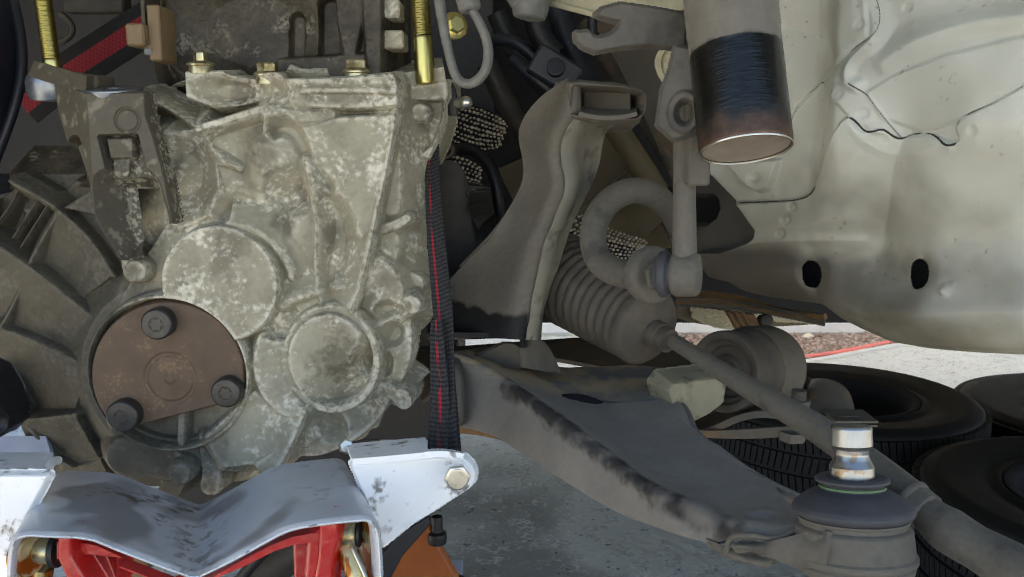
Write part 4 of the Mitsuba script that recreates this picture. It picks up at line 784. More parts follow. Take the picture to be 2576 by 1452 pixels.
# ================================================================== lower control arm with its ball joint
CA = thing('control_arm', 'dusty pressed steel lower control arm with a bright ball joint stud at its tip', 'control arm')
low = [(1130, 1062, .71), (1157, 1070, .70), (1255, 1098, .66), (1295, 1121, .645), (1400, 1187, .60), (1533, 1270, .55), (1660, 1325, .50), (1770, 1362, .465), (1822, 1366, .450), (1868, 1352, .440), (1950, 1358, .430), (2036, 1332, .430)]
rid = [(1130, 895, .71), (1160, 905, .70), (1258, 955, .665), (1317, 997, .64), (1433, 1080, .585), (1533, 1160, .552), (1667, 1257, .502), (1780, 1308, .468), (1826, 1336, .452), (1868, 1342, .442), (1950, 1348, .432), (2036, 1322, .432)]
bak = [(1220, 880, .76), (1250, 893, .75), (1320, 938, .715), (1400, 988, .685), (1470, 1013, .668), (1540, 1026, .655), (1620, 1020, .648), (1690, 1014, .64), (1750, 1092, .59), (1800, 1130, .565), (1870, 1180, .53), (1940, 1222, .50), (2010, 1256, .475), (2060, 1285, .455)]
mid1 = [tuple(A(a_) * .93 + A(b_) * .07 + [0, 0, 0]) for a_, b_ in zip(rid, bak)]
def mixr(t, dz=0): return [tuple(A(a_) * (1 - t) + A(b_) * t + [0, dz, 0]) for a_, b_ in zip(rid, bak)]
lowm = [tuple(A(a_) * .12 + A(b_) * .88) for a_, b_ in zip(low, rid)]
def dents(g):
    o = .0026 * (meshkit.fbm(g * 45, 3) - .5)
    for (x, y, Y, r, h) in [(1753, 1201, .505, .0085, .0030), (1912, 1306, .452, .0085, .0026)]:
        q_ = W(x, y, Y); d_ = np.linalg.norm(g - q_, axis=-1); o = o + h * np.sqrt(np.clip(1 - (d_ / r) ** 2, 0, 1)) - .0012 * np.exp(-((d_ - r * 1.35) / (.5 * r)) ** 2)
    return o
top = sheet([L3(q_) for q_ in (low, [tuple((A(a_) + A(b_)) / 2) for a_, b_ in zip(low, rid)], lowm, rid, mixr(.10), mixr(.5, 4), mixr(.85, 2), bak)], .0035, 90, 240, 2, 3, bump=dents)
part(CA, 'arm', top, 'dusty_arm', smooth=50)
part(CA, 'rear_skirt', sheet([L3(bak[3:]), L3([(p_[0], p_[1] + 26, p_[2] + .012) for p_ in bak[3:]])], .0035, 6, 60, 1, 3), 'dusty_arm')
# rear leg of the arm: top, pale end face, slot
part(CA, 'rear_leg', sheet([L3([(1330, 912, .75), (1480, 922, .745), (1600, 920, .74), (1700, 928, .73), (1815, 935, .72)]), L3([(1310, 935, .73), (1480, 955, .715), (1600, 955, .71), (1700, 960, .70), (1825, 958, .68)]), L3([(1300, 960, .70), (1420, 975, .69), (1560, 1000, .675), (1683, 985, .655), (1800, 962, .65)]), L3([(1310, 975, .69), (1430, 990, .68), (1545, 1012, .67), (1683, 1006, .645), (1808, 985, .645)])], .004, 30, 60, 2, 3, bump=lambda g: .003 * (meshkit.fbm(g * 40 + 5, 3) - .5)), 'dusty_arm', smooth=50)
EF = plate([(1682, 985), (1694, 968), (1802, 954), (1826, 974), (1820, 1012), (1786, 1040), (1740, 1062), (1727, 1072), (1700, 1040)], W(1750, 1010, .637), [.25, -1, 0], .03, .0006, .004, k=2.0)
EF.add(EF.seg([(1725, 965), (1730, 1010), (1722, 1040)], 5), 1.2 * mm, .002); EF.add(EF.seg([(1712, 1018), (1716, 1040)], 8), -1.2 * mm, .002); EF.rough(.8 * mm, 90, 2); EF.blur(1)
part(CA, 'rear_leg_end', EF.mesh(), 'cream_dust', smooth=True, label='pale dusty end face of the rear leg')
part(CA, 'slot', sheet([L3([(1415, 992, .668), (1455, 991, .665), (1500, 1003, .660), (1530, 1022, .654)]), L3([(1415, 993, .664), (1445, 1009, .658), (1490, 1021, .652), (1530, 1023, .650)])], .001, 8, 30, 1, 3), 'black_void')
# front pivot collar
pv = W(1150, 985, .70); m = mpp(1150, 985, .70)
part(CA, 'pivot_collar', lathe(rprof([(60 * m, -30 * m), (80 * m, -26 * m), (88 * m, -6 * m), (88 * m, 6 * m), (76 * m, 14 * m), (0, 14 * m)], 4), pv, [1, .12, .02], 56), 'dusty_steel')
# rear bushing
a_, b_ = W(1830, 935, .665), W(1925, 925, .70); axb = unit(b_ - a_); Lb = np.linalg.norm(b_ - a_); m = mpp(1830, 935, .665); rb_ = 104 * m
RB = part(CA, 'rear_bushing', lathe(rprof([(rb_ * .30, -.0), (rb_ * .36, -.004), (rb_ * .42, .002), (rb_ * .60, .004), (rb_ * .64, -.001), (rb_ * .74, -.002), (rb_ * .80, -.006), (rb_ * .97, -.007), (rb_, -.004), (rb_ * 1.0, .006), (rb_ * .9, .010), (rb_ * .9, .016), (rb_ * 1.02, .020), (rb_ * 1.05, .026), (rb_ * 1.05, Lb + .006), (rb_ * .98, Lb + .010), (0, Lb + .010)], 4), a_, axb, 80), 'bellows_rubber')
part(RB, 'pin', lathe(rprof([(0, -.012), (rb_ * .2, -.012), (rb_ * .24, -.008), (rb_ * .24, .02), (0, .02)], 3), a_, axb, 32), 'dusty_steel')
part(RB, 'shell', lathe(rprof([(rb_ * 1.055, .027), (rb_ * 1.075, .029), (rb_ * 1.075, Lb + .002), (rb_ * 1.05, Lb + .004)], 3), a_, axb, 80), 'dusty_steel')
# ball joint
O_ = W(2145, 1283, .42); axj = unit(A([-.015, math.sin(math.radians(10)), math.cos(math.radians(10))])); m = mpp(2145, 1283, .42) * 1.0; k_ = m / .97
BJ = part(CA, 'ball_joint', lathe(rprof([(0, -190 * k_), (106 * k_, -190 * k_), (108 * k_, -152 * k_), (112 * k_, -148 * k_), (136 * k_, -146 * k_), (140 * k_, -128 * k_), (136 * k_, -122 * k_), (146 * k_, -118 * k_), (147 * k_, -104 * k_), (141 * k_, -98 * k_), (136 * k_, -40 * k_), (130 * k_, -34 * k_), (126 * k_, -32 * k_), (126 * k_, -22 * k_), (131 * k_, -20 * k_), (131 * k_, -14 * k_), (0, -14 * k_)], 4), O_, axj, 112), 'dusty_steel')
part(BJ, 'boot', lathe(rprof([(100 * k_, -20 * k_), (128 * k_, -14 * k_), (140 * k_, -6 * k_), (144 * k_, 4 * k_), (138 * k_, 16 * k_), (118 * k_, 32 * k_), (98 * k_, 44 * k_), (84 * k_, 50 * k_), (76 * k_, 53 * k_), (74 * k_, 64 * k_), (80 * k_, 67 * k_), (87 * k_, 71 * k_), (87 * k_, 77 * k_), (80 * k_, 82 * k_), (60 * k_, 82 * k_), (52 * k_, 78 * k_), (0, 78 * k_)], 5, 5 * k_), O_, axj, 112), 'rubber')
part(BJ, 'boot_clip', lathe([(76.5 * k_, 55 * k_), (78 * k_, 56 * k_), (78 * k_, 61 * k_), (76.5 * k_, 62 * k_)], O_, axj, 80), 'green_clip')
part(BJ, 'stud', lathe(rprof([(0, 70 * k_), (53 * k_, 70 * k_), (52 * k_, 106 * k_), (50 * k_, 110 * k_), (43 * k_, 124 * k_), (40 * k_, 136 * k_), (43 * k_, 150 * k_), (48 * k_, 156 * k_), (50 * k_, 158 * k_), (49 * k_, 200 * k_), (46 * k_, 206 * k_), (0, 207 * k_)], 5, 4 * k_), O_, axj, 96), 'bright_stud')
part(BJ, 'tongue', sheet([L3([(1842, 1364, .436), (1925, 1362, .424), (1985, 1350, .415), (2040, 1336, .41), (2080, 1336, .40)]), L3([(1842, 1374, .434), (1930, 1382, .420), (1990, 1388, .412), (2042, 1392, .402), (2080, 1392, .395)]), L3([(1846, 1386, .434), (1936, 1403, .42), (1996, 1426, .412), (2045, 1440, .405), (2080, 1440, .398)])], .006, 16, 40), 'dusty_steel')
part(CA, 'folded_lip', tube(L3([(1822, 1398, .444), (1830, 1376, .440), (1838, 1356, .438), (1868, 1346, .433), (1910, 1350, .428), (1950, 1354, .424), (1994, 1338, .422), (2038, 1326, .424)]), [.0014, .0016, .0017, .0016, .0015, .0014], 70, 14), 'dusty_steel')
part(CA, 'lower_lip', sheet([L3([(1770, 1350, .463), (1826, 1374, .444), (1880, 1390, .436), (1946, 1408, .424)]), L3([(1778, 1368, .462), (1828, 1390, .441), (1882, 1408, .432), (1940, 1420, .424)]), L3([(1782, 1374, .466), (1830, 1400, .447), (1885, 1420, .438), (1925, 1430, .430)])], .004, 14, 40), 'dusty_steel')

# ================================================================== steering rod with bellows
TR = thing('tie_rod', 'long dusty steering tie rod running out of a ribbed rubber bellows', 'tie rod')
rod = L3([(1640, 822, .66), (1700, 862, .63), (1900, 985, .555), (2100, 1108, .495), (2250, 1222, .452), (2330, 1290, .432)])
part(TR, 'rod', tube(rod, A([24, 26, 31, 36, 42, 46]) * .000225 * 1.0, 80, 32, 2), 'dusty_steel')
a_, b_ = W(2195, 1182, .466), W(2320, 1282, .434); part(TR, 'thread', threads(a_, b_ - a_, 44 * mpp(2250, 1230, .45), np.linalg.norm(b_ - a_), .00115, 28), 'dusty_steel')
a_, b_ = W(2285, 1256, .441), W(2345, 1304, .428); m = mpp(2310, 1280, .435)
part(TR, 'jam_nut', hexhead(a_, b_ - a_, 96 * m, np.linalg.norm(b_ - a_) * .8, 58 * m, 10 * m), 'dusty_steel')
part(TR, 'rod_end', tube(L3([(2325, 1284, .433), (2380, 1330, .42), (2430, 1362, .41), (2500, 1402, .398), (2600, 1462, .38), (2700, 1520, .365)]), A([44, 58, 54, 60, 66, 70]) * .0002, 60, 32), 'dusty_steel')
a_ = W(1395, 690, .75); b_ = W(1648, 838, .645); axl = unit(b_ - a_); Ll = np.linalg.norm(b_ - a_); pf = [(0, 0)]; nr = 12
for i in range(nr * 8 + 1):
    t = i / (nr * 8); s_ = t * .86; rr = (.0385 - .0085 * t) * (1 - .09 * (1 - abs(math.sin(math.pi * t * nr)) ** .7)); pf.append((rr, s_ * Ll))
pf += [(.030, .875 * Ll), (.030, .93 * Ll), (.026, .955 * Ll), (.013, .975 * Ll), (.0095, .99 * Ll), (.0105, 1.0 * Ll), (.0105, 1.05 * Ll), (.009, 1.06 * Ll), (.0095, 1.08 * Ll), (.009, 1.12 * Ll), (0, 1.12 * Ll)]
part(TR, 'bellows', lathe(pf, a_, axl, 96), 'bellows_rubber', smooth=60)
# ================================================================== ratchet straps
def ribbon(name, pts, half, side, mat, label, cat, thick=.0026, n=160):
    p = curve(pts, n); t = np.gradient(p, axis=0); t /= np.linalg.norm(t, axis=1, keepdims=True)
    sd = curve(side, n); sd = sd - t * (sd * t).sum(1, keepdims=True); sd /= np.linalg.norm(sd, axis=1, keepdims=True); nn = np.cross(sd, t)
    hw = np.interp(np.linspace(0, 1, n), np.linspace(0, 1, len(half)), half)[:, None]; s_ = np.r_[0, np.cumsum(np.linalg.norm(np.diff(p, axis=0), axis=1))]
    us = np.linspace(0, 1, 9); ring, uvs = [], []
    for u in us: ring.append(p + sd * hw * (2 * u - 1) - nn * thick / 2 * (1 if 0 < u < 1 else .4)); uvs.append(np.c_[np.full(n, u), s_])
    for u in us[::-1]: ring.append(p + sd * hw * (2 * u - 1) + nn * thick / 2 * (1 if 0 < u < 1 else .4)); uvs.append(np.c_[np.full(n, u), s_])
    g = np.stack(ring, 1); uv = np.stack(uvs, 1).reshape(-1, 2)
    m = grid_mesh(g, True)
    if np.dot(m.face_normals[0], -nn[0]) < 0: m.invert()
    return m, uv
RS = thing('ratchet_strap', 'black ratchet strap with a red line hanging down to the white jack arm', 'strap')
m, uv = ribbon('a', L3([(1086, 330, .70), (1088, 440, .68), (1094, 560, .66), (1106, 700, .64), (1118, 840, .62), (1122, 960, .61), (1128, 1060, .60), (1136, 1165, .60)]), [.0062, .006, .0068, .0074, .0076, .0070, .0066, .0064], [[1, -.55, 0], [1, -.5, 0], [1, -.4, 0], [1, -.5, 0], [1, -.6, 0]], 0, '', '')
part(RS, 'webbing', m, 'strap_webbing', smooth=True, uv=uv)
m, uv = ribbon('b', L3([(1098, 806, .618), (1102, 900, .608), (1106, 1000, .60), (1104, 1080, .595), (1100, 1165, .592)]), [.0042, .0058, .0066, .0074, .0078], [[1, -.2, 0], [1, .3, 0], [1, .5, 0], [1, .4, 0]], 0, '', '')
part(RS, 'webbing', m, 'strap_webbing', smooth=True, uv=np.c_[uv[:, 0] * .72 - .02 + .0, uv[:, 1]])
m, uv = ribbon('c', L3([(1134, 900, .625), (1140, 1000, .622), (1146, 1080, .62), (1152, 1165, .615)]), [.0030, .0036, .0042, .0046], [[1, -1.2, 0], [1, -1.1, 0]], 0, '', '')
part(RS, 'webbing', m, 'strap_webbing', smooth=True, uv=np.c_[1 - uv[:, 0] * .9, uv[:, 1]])
RS2 = thing('tie_strap', 'black and red tie strap slanting behind the left stud', 'strap')
m, uv = ribbon('d', L3([(60, 270, .80), (150, 200, .80), (250, 135, .80), (400, 40, .80), (500, -20, .80)]), [.018, .018], [[.3, 0, 1], [.3, 0, 1]], 0, '', '')
part(RS2, 'webbing', m, 'red_webbing', smooth=True, uv=uv)

# ================================================================== transmission jack
JK = thing('transmission_jack', 'white transmission jack with a red lifting yoke and grimy V shaped saddle', 'jack')
YF = .49
fr = [(13, 1470), (14, 1430), (17, 1392), (24, 1366), (36, 1347), (58, 1338), (100, 1337), (150, 1339), (205, 1342), (243, 1349), (285, 1366), (333, 1385), (410, 1414), (470, 1436), (490, 1441), (508, 1436), (580, 1400), (660, 1356), (700, 1334), (735, 1321), (800, 1309), (860, 1302), (905, 1298), (930, 1299), (946, 1308), (955, 1325), (962, 1360), (966, 1410), (968, 1470)]
f3 = L3([(x, y, YF) for x, y in fr]); ext = A([-.043, .13, -.012])
def poly_sheet(p, ext, thick, n=10, inward=None):
    d = np.gradient(p, axis=0); nn = np.cross(d, ext); nn /= np.linalg.norm(nn, axis=1, keepdims=True); nn *= np.sign(nn[len(p) // 4, 2])
    ts = np.r_[0, .012, np.linspace(.03, 1, n)]; rnd = np.r_[thick * .45, thick * .1, np.zeros(n)]
    up_ = np.stack([p + ext * t - nn * q for t, q in zip(ts, rnd)]); dn = np.stack([p - nn * thick + ext * t + nn * q * .8 for t, q in zip(ts, rnd)])
    return up_, dn
pp = np.vstack([curve(f3[:3], 8, 1), curve(f3[2:7], 24, 2)[1:], curve(f3[6:10], 14, 2)[1:], curve(f3[9:14], 20, 2)[1:], curve(f3[13:16], 12, 2)[1:], curve(f3[15:19], 20, 2)[1:], curve(f3[18:23], 20, 2)[1:], curve(f3[22:27], 24, 2)[1:], curve(f3[26:], 8, 1)[1:]])
u_, d_ = poly_sheet(pp, ext, .0046); a_ = grid_mesh(u_); b_ = grid_mesh(d_); b_.invert()
if a_.face_normals[len(a_.faces) // 3][2] < 0: a_.invert(); b_.invert()
SD = part(JK, 'saddle', [a_, b_], 'worn_saddle_paint', smooth=40, label='white V shaped saddle plate, greasy and scuffed')
lip = grid_mesh(np.stack([u_[0], (u_[0] + d_[0]) / 2 - ext * .012, d_[0]])); lip2 = grid_mesh(np.stack([u_[-1], d_[-1]]))
part(SD, 'front_edge', lip, 'lip_paint', smooth=True); part(SD, 'rear_edge', lip2, 'lip_paint')
def arm(pts, Y, N, thick, label=None, name='side_arm', holes=()):
    r_ = plate(pts, W(pts[0][0], pts[0][1], Y), N, thick, .0007, .0015, k=2.4, holes=holes); r_.blur(1)
    return part(JK, name, r_.mesh(), 'white_jack_paint', smooth=True, label=label), r_
rb = [(884, 1172), (960, 1163), (1080, 1154), (1150, 1152), (1172, 1156), (1188, 1170), (1196, 1192), (1193, 1212), (1182, 1226), (1110, 1274), (1033, 1322), (964, 1378), (940, 1300)]
ARM, r_ = arm(rb, .545, [.12, -1, 0], .006)
part(ARM, 'top_flange', sheet([L3([(888, 1170, .545), (985, 1162, .543), (1080, 1153, .541)]), L3([(872, 1131, .60), (975, 1122, .598), (1072, 1114, .596)])], .004, 6, 10, 1, 1), 'white_jack_paint')
part(ARM, 'top_flange', sheet([L3([(1070, 1153, .541), (1130, 1152, .541), (1165, 1158, .541)]), L3([(1072, 1146, .552), (1130, 1146, .552), (1160, 1152, .552)])], .004, 6, 10, 1, 2), 'white_jack_paint')
HB = W(1150, 1200, .540); axh = unit(A([.14, -1, .0])); m = mpp(1150, 1200, .538)
HX = part(ARM, 'hex_bolt', [hexhead(HB, axh, 58 * m, 17 * m, 0, 0, .42), lathe(rprof([(0, 14 * m), (27.5 * m, 14 * m), (27 * m, 18.5 * m), (25 * m, 19.2 * m), (0, 19.2 * m)], 3), HB, axh, 48)], 'bright_bolt')
tx, tz = unit(np.cross([0, 0, 1.0], axh)), A([0, 0, 1.0])
for txt, (dx, dz), rot in [('4.8', (-11, -13), -35), ('F7', (9, 14), -38)]:
    t_ = meshkit.text_mesh(txt, 7.5 * m, .0002); t_.vertices -= t_.bounds.mean(0); rr = math.radians(rot)
    v = t_.vertices; t_.vertices = HB + axh * 19.0 * m + (v[:, [0]] * math.cos(rr) - v[:, [1]] * math.sin(rr) + dx * m) * tx + (v[:, [0]] * math.sin(rr) + v[:, [1]] * math.cos(rr) + dz * m) * tz + v[:, [2]] * axh + 0
    part(HX, 'stamped_mark', t_, 'engraved', smooth=False)
ARL, r_ = arm([(-160, 1200), (-40, 1199), (60, 1198), (116, 1199), (96, 1240), (62, 1300), (40, 1345), (22, 1380), (10, 1400), (-60, 1380), (-160, 1340)], .545, [-.12, -1, 0], .006)
part(ARL, 'top_flange', sheet([L3([(-150, 1199, .545), (0, 1199, .545), (114, 1198, .545)]), L3([(-150, 1152, .605), (10, 1152, .605), (134, 1152, .60)])], .004, 6, 10, 1, 1), 'white_jack_paint')
part(JK, 'rear_upright', sheet([L3([(-120, 1098, .68), (0, 1097, .68), (115, 1097, .68)]), L3([(-120, 1150, .67), (0, 1150, .67), (130, 1150, .67)])], .01, 6, 10, 1, 1), 'grey_blue_paint')
part(JK, 'saddle_bolt', hexhead(W(868, 1124, .60), [.3, -.8, .3], .009, .007), 'bright_bolt')
part(JK, 'saddle_fold', tube(L3([(113, 1198, .548), (122, 1178, .56), (138, 1160, .59), (146, 1158, .60)]), .003, 16, 10), 'white_jack_paint')
# red yoke
def bar(pts, hw, mat='red_paint', nm='yoke', th=.010, **kw):
    return part(JK, nm, sheet(pts, th, 10, 40, 1, 2), mat, **kw)
yk = [(143, 1352), (200, 1352), (243, 1360), (333, 1402), (462, 1446), (492, 1456), (520, 1447), (600, 1402), (680, 1360), (735, 1338), (850, 1318)]
yb = [(143, 1398), (185, 1394), (225, 1385), (320, 1396), (450, 1446), (492, 1462), (522, 1455), (610, 1418), (690, 1378), (745, 1360), (850, 1352)]
part(JK, 'yoke', sheet([[*L3([(x, y + 13, .506) for x, y in yk])], [*L3([(x, y + 9, .506) for x, y in yb])]], .010, 4, 60, 1, 1), 'red_paint', label='red painted lifting yoke under the saddle')
for q_, Y in [([(146, 1352), (176, 1352), (178, 1400), (252, 1520), (196, 1520), (146, 1406)], .497), ([(176, 1390), (200, 1392), (214, 1396), (266, 1520), (250, 1520)], .506),
              ([(252, 1384), (296, 1396), (292, 1520), (246, 1520)], .53), ([(740, 1352), (772, 1340), (784, 1520), (744, 1520)], .53),
              ([(806, 1320), (846, 1312), (850, 1360), (838, 1400), (826, 1520), (784, 1520), (804, 1400)], .497), ([(780, 1345), (806, 1330), (804, 1400), (784, 1520), (766, 1520)], .507)]:
    r_ = plate(q_, [0, Y, 0], [0, -1, 0], .014, .0008, .004, k=1.8); r_.blur(2); part(JK, 'yoke_leg', r_.mesh(), 'red_paint', smooth=True)
part(JK, 'pivot_sleeve', lathe(rprof([(0, 0), (.0085, 0), (.0085, W(137, 1380, .52)[0] - W(90, 1380, .52)[0]), (0, W(137, 1380, .52)[0] - W(90, 1380, .52)[0])], 3), W(90, 1384, .515), [1, 0, 0], 36), 'dull_zinc')
part(JK, 'pivot_pin', lathe([(0, 0), (.0105, 0), (.0105, .0035), (0, .0035)], W(136, 1384, .515), [1, 0, 0], 36), 'black_plastic')
part(JK, 'pivot_washer', lathe(rprof([(0, -.004), (.0125, -.004), (.0125, .0045), (.0100, .005), (0, .005)], 3), W(66, 1396, .51), [.95, -.3, 0], 36), 'rust_stained_zinc')
part(JK, 'inner_cheek', sheet([L3([(46, 1345, .505), (74, 1345, .52)]), L3([(46, 1500, .505), (76, 1500, .52)])], .003, 8, 8, 1, 1), 'rust_stained_zinc')
part(JK, 'lower_link', tube(L3([(105, 1425, .52), (85, 1520, .52)]), .0075, 10, 24), 'rust_stained_zinc')
part(JK, 'pivot_roller', lathe(rprof([(0, 0), (.0095, 0), (.0102, .003), (.0102, .0075), (.0095, .0105), (0, .0105)], 3), W(856, 1340, .515), [1, 0, 0], 40), 'dull_zinc')
part(JK, 'pivot_roller_cap', lathe(rprof([(0, 0), (.0088, 0), (.0088, .002), (0, .002)], 3), W(900, 1340, .515), [1, 0, 0], 36), 'black_plastic')
part(JK, 'inner_cheek', sheet([L3([(906, 1310, .52), (930, 1306, .505)]), L3([(918, 1500, .52), (944, 1500, .505)])], .003, 8, 8, 1, 1), 'rust_stained_zinc')
part(JK, 'lower_link', tube(L3([(872, 1374, .512), (884, 1410, .506), (912, 1480, .50)]), [.0062, .0066, .007], 16, 24), 'rust_stained_zinc')
part(JK, 'link_spring', tube(L3([(884, 1374, .505), (906, 1420, .499), (928, 1470, .494)]), .0012, 12, 8), 'bright_bolt')
# parts of the jack low between the legs
part(JK, 'ram', tube(L3([(770, 1360, .74), (640, 1470, .74), (560, 1540, .74)]), .016, 12, 28), 'grey_pipe')
part(JK, 'ram_rod', tube(L3([(700, 1352, .70), (610, 1450, .70), (560, 1520, .70)]), .005, 12, 14), 'black_plastic')
part(JK, 'foot_screw', [lathe(rprof([(0, 0), (.012, 0), (.012, .05), (0, .05)], 3), W(366, 1470, .66), [0, .1, 1], 28)], 'rusty_bracket')
part(JK, 'foot_nut', hexhead(W(390, 1428, .64), [.6, -.7, 0], .012, .006), 'bright_bolt')
part(JK, 'post', bw(-.31, -.27, .60, .64, .02, .36), 'red_paint'); part(JK, 'base_rail', bw(-.36, .0, .66, .72, .02, .07), 'red_paint')
part(JK, 'post', bw(-.12, -.085, .60, .64, .02, .36), 'red_paint')

# jack stand
JS = thing('jack_stand', 'orange and black jack stand on the concrete behind the jack arm', 'jack stand')
r_ = plate([(1069, 1316), (1145, 1452), (1160, 1500), (960, 1500), (1010, 1396)], [0, .84, 0], [-.2, -1, 0], .006, .0012, .002); part(JS, 'leg', r_.mesh(), 'orange_paint', smooth=True)
r_ = plate([(1078, 1300), (1084, 1318), (1012, 1400), (960, 1500), (900, 1500), (968, 1390), (1000, 1350)], [0, .80, 0], [.3, -1, 0], .012, .0012, .002); part(JS, 'leg', r_.mesh(), 'black_plastic', smooth=True)
part(JS, 'cap_bolt', lathe(rprof([(0, 0), (.010, 0), (.010, .012), (.006, .014), (.006, .03), (0, .03)], 3), W(1100, 1368, .86), [0, 0, 1], 24), 'black_plastic')
part(JS, 'base_bar', tube(L3([(1000, 1420, .9), (1080, 1440, .88), (1160, 1462, .86)]), .006, 10, 12), 'black_plastic')
solo('floor_plate', box(G(1005, 1460) + [0, 0, .012], [.22, .07, .02]), 'grey_blue_paint', 'pale grey bar lying on the ground at the foot of the orange stand', 'bar')

# ================================================================== engine bay things behind
CL = thing('brake_line_loop', 'grey sleeved line bent into a long hanging loop', 'hose')
part(CL, 'line', tube(L3([(1098, -60, .60), (1108, 20, .60), (1120, 90, .60), (1136, 160, .60), (1155, 202, .60), (1180, 211, .597), (1208, 196, .595), (1226, 160, .594), (1226, 110, .594), (1210, 65, .594), (1188, 25, .595), (1178, 0, .596)]), A([13, 13, 12, 11, 11.5, 12, 12, 11, 10]) * .000275, 100, 18), 'cable_sleeve')
part(CL, 'end_sleeve', lathe(rprof([(0, 0), (20 * .27 * mm, 0), (28 * .27 * mm, 2 * mm), (28 * .27 * mm, .03), (0, .03)], 3), W(1184, 30, .595), W(1172, -20, .597) - W(1184, 30, .595), 32), 'cable_sleeve')
Q = W(1142, 66, .66); solo('banjo_bolt', hexhead(Q, [.4, -1, .1], .011, .008, .010, .002), 'gold_zinc', 'golden hex bolt half hidden behind the hanging loop', 'bolt')
EB = thing('engine_block', 'dark engine block and hoses behind the gearbox', 'engine')
part(EB, 'drain_pan', bw(-.40, -.17, .97, 1.1, .33, .43), 'black_plastic', smooth=False); part(EB, 'sump', bw(-.47, -.06, .96, 1.12, .425, .58), 'black_plastic', smooth=False); part(EB, 'block', bw(-.62, -.02, 1.0, 1.14, .56, 1.05), 'black_plastic', smooth=False)
for pts, r, mat in [([(1225, 160, .86), (1275, 260, .86), (1330, 350, .84)], 28, 'grey_pipe'), ([(1250, 30, .92), (1300, 130, .92), (1390, 230, .9)], 30, 'black_plastic'), ([(1345, 20, .84), (1360, 90, .84), (1400, 140, .84)], 30, 'black_plastic'), ([(1400, -20, .88), (1420, 80, .87), (1460, 170, .86), (1490, 230, .85)], 30, 'blue_black_plastic'),
                    ([(1150, 375, .84), (1210, 392, .83), (1245, 450, .82), (1255, 540, .82)], 15, 'black_plastic'), ([(1100, 420, .84), (1170, 500, .83), (1260, 580, .82)], 7, 'grey_pipe'), ([(1120, 590, .85), (1176, 520, .84)], 6, 'grey_pipe'), ([(1180, 522, .84), (1214, 556, .84), (1216, 640, .84)], 5, 'grey_pipe'), ([(1290, 150, .80), (1350, 200, .79), (1430, 260, .79)], 16, 'blue_black_plastic'),
                    ([(1500, -20, .8), (1490, 60, .8), (1500, 130, .8)], 12, 'black_plastic'), ([(1240, 100, .86), (1300, 110, .85), (1360, 170, .85)], 16, 'blue_black_plastic')]:
    part(EB, 'pipe', tube(L3(pts), r * .00036, 40, 18), mat)
part(EB, 'gear_cover', sheet([L3([(1075, 420, .80), (1150, 410, .80), (1180, 490, .80), (1176, 520, .79)]), L3([(1060, 800, .80), (1140, 760, .80), (1200, 690, .80), (1216, 610, .80)])], .02, 16, 20, 1, 2), 'grey_pipe')
for (x, y, r, Y) in [(1187, 487, 15, .80), (1122, 378, 22, .79), (1140, 60, 24, .80)]:
    part(EB, 'boss', lathe(rprof([(0, -.03), (r * .36 * mm, -.03), (r * .36 * mm, 0), (r * .2 * mm, .001), (r * .16 * mm, -.004), (0, -.004)], 3), W(x, y, Y), [0, -1, 0], 28), 'oily_casting')
Q = W(1395, 178, .775)
part(EB, 'connector', [box(Q, [.042, .03, .026], np.array([unit([1, 0, -.6]), [0, 1, 0], unit([.6, 0, 1])])), lathe(rprof([(.0045, 0), (.0075, 0), (.0075, .008), (.0045, .008)], 3), Q + [0, -.014, 0], [0, -1, .2], 24)], 'blue_black_plastic')
part(EB, 'clamp_band', tube(L3([(1365, 150, .79), (1440, 190, .785), (1480, 250, .785), (1500, 320, .79)]), .006, 30, 12), 'grey_pipe')
part(EB, 'strut_hose', tube(L3([(1298, -40, .62), (1330, 10, .62), (1345, 20, .62)]), .010, 10, 20), 'cable_sleeve')
part(EB, 'bush_end', lathe(rprof([(0, -.008), (.011, -.006), (.0125, 0), (.0125, .02), (0, .02)], 4), W(1334, 24, .62), [.15, 0, 1], 32), 'cable_sleeve')
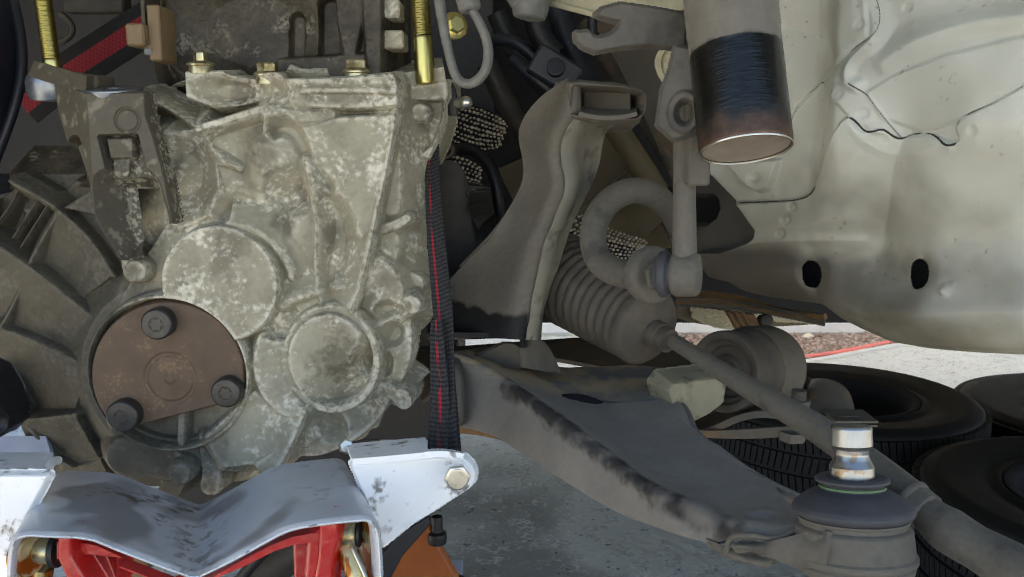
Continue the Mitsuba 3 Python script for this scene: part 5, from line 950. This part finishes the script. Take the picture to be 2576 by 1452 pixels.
# left side: dark plastic and grey fittings
LP = thing('inner_liner', 'dark blue-grey plastic liner at the far left', 'plastic liner')
part(LP, 'panel', sheet([L3([(-120, -120, .80), (20, -60, .78), (45, 60, .76), (50, 170, .75), (10, 330, .74), (-30, 460, .74)]), L3([(-260, -120, .70), (-160, -60, .68), (-120, 60, .66), (-100, 170, .66), (-110, 330, .66), (-160, 460, .66)])], .004, 16, 40), 'blue_black_plastic')
part(LP, 'edge', tube(L3([(20, -60, .775), (45, 60, .755), (54, 170, .745), (14, 330, .735), (-30, 450, .735)]), .0045, 50, 12), 'blue_black_plastic')
part(LP, 'panel', sheet([L3([(-60, 440, .80), (60, 440, .80), (230, 490, .80)]), L3([(-60, 520, .72), (60, 480, .72), (240, 560, .72)])], .004, 10, 20), 'blue_black_plastic')
part(LP, 'bracket', [box((W(170, 5, .84) + W(320, 22, .84)) / 2, [.055, .02, .014], bev=.2)], 'grey_pipe')
part(LP, 'ring', tube(L3([(150, 35, .84), (175, 55, .84), (182, 75, .84), (172, 95, .84), (150, 105, .84)]), .003, 24, 10), 'grey_pipe')
LM = thing('lower_mount', 'dark rubber mount hanging at the lower left beside the bell housing', 'rubber mount')
r_ = plate([(-130, 925), (-38, 962), (-12, 1005), (6, 1058), (4, 1090), (-16, 1108), (-130, 1112)], [0, .68, 0], [.2, -1, 0], .04, .0008, .006, k=2); r_.add(r_.ell((-5, 1075), 30, 34), -.012, .006); r_.blur(2); part(LM, 'body', r_.mesh(), 'black_plastic', smooth=True)
# woven heat wrap patches
HW = thing('woven_heat_wrap', 'woven beaded heat wrap showing behind the subframe leg', 'heat wrap')
quilt([L3([(1150, 262, .93), (1215, 280, .93), (1275, 310, .93)]), L3([(1128, 345, .93), (1195, 372, .93), (1250, 372, .93)])], 9, 14, .0018, 'wrap_bead', HW)
quilt([L3([(1140, 395, .93), (1175, 404, .93), (1205, 420, .93)]), L3([(1150, 450, .93), (1175, 458, .93), (1205, 465, .93)])], 6, 7, .0018, 'wrap_bead', HW)
quilt([L3([(1445, 530, .92), (1470, 545, .92), (1500, 560, .92)]), L3([(1425, 610, .92), (1455, 628, .92), (1490, 640, .92)])], 9, 7, .0018, 'wrap_bead', HW)
quilt([L3([(1530, 575, .90), (1570, 590, .90), (1620, 605, .90)]), L3([(1530, 645, .90), (1570, 650, .90), (1620, 645, .90)])], 8, 10, .0017, 'wrap_bead', HW)
part(HW, 'backing', sheet([L3([(1080, 230, .945), (1300, 300, .945), (1660, 560, .93)]), L3([(1080, 480, .945), (1300, 560, .945), (1660, 680, .93)])], .003, 8, 8, 1, 1), 'black_void')
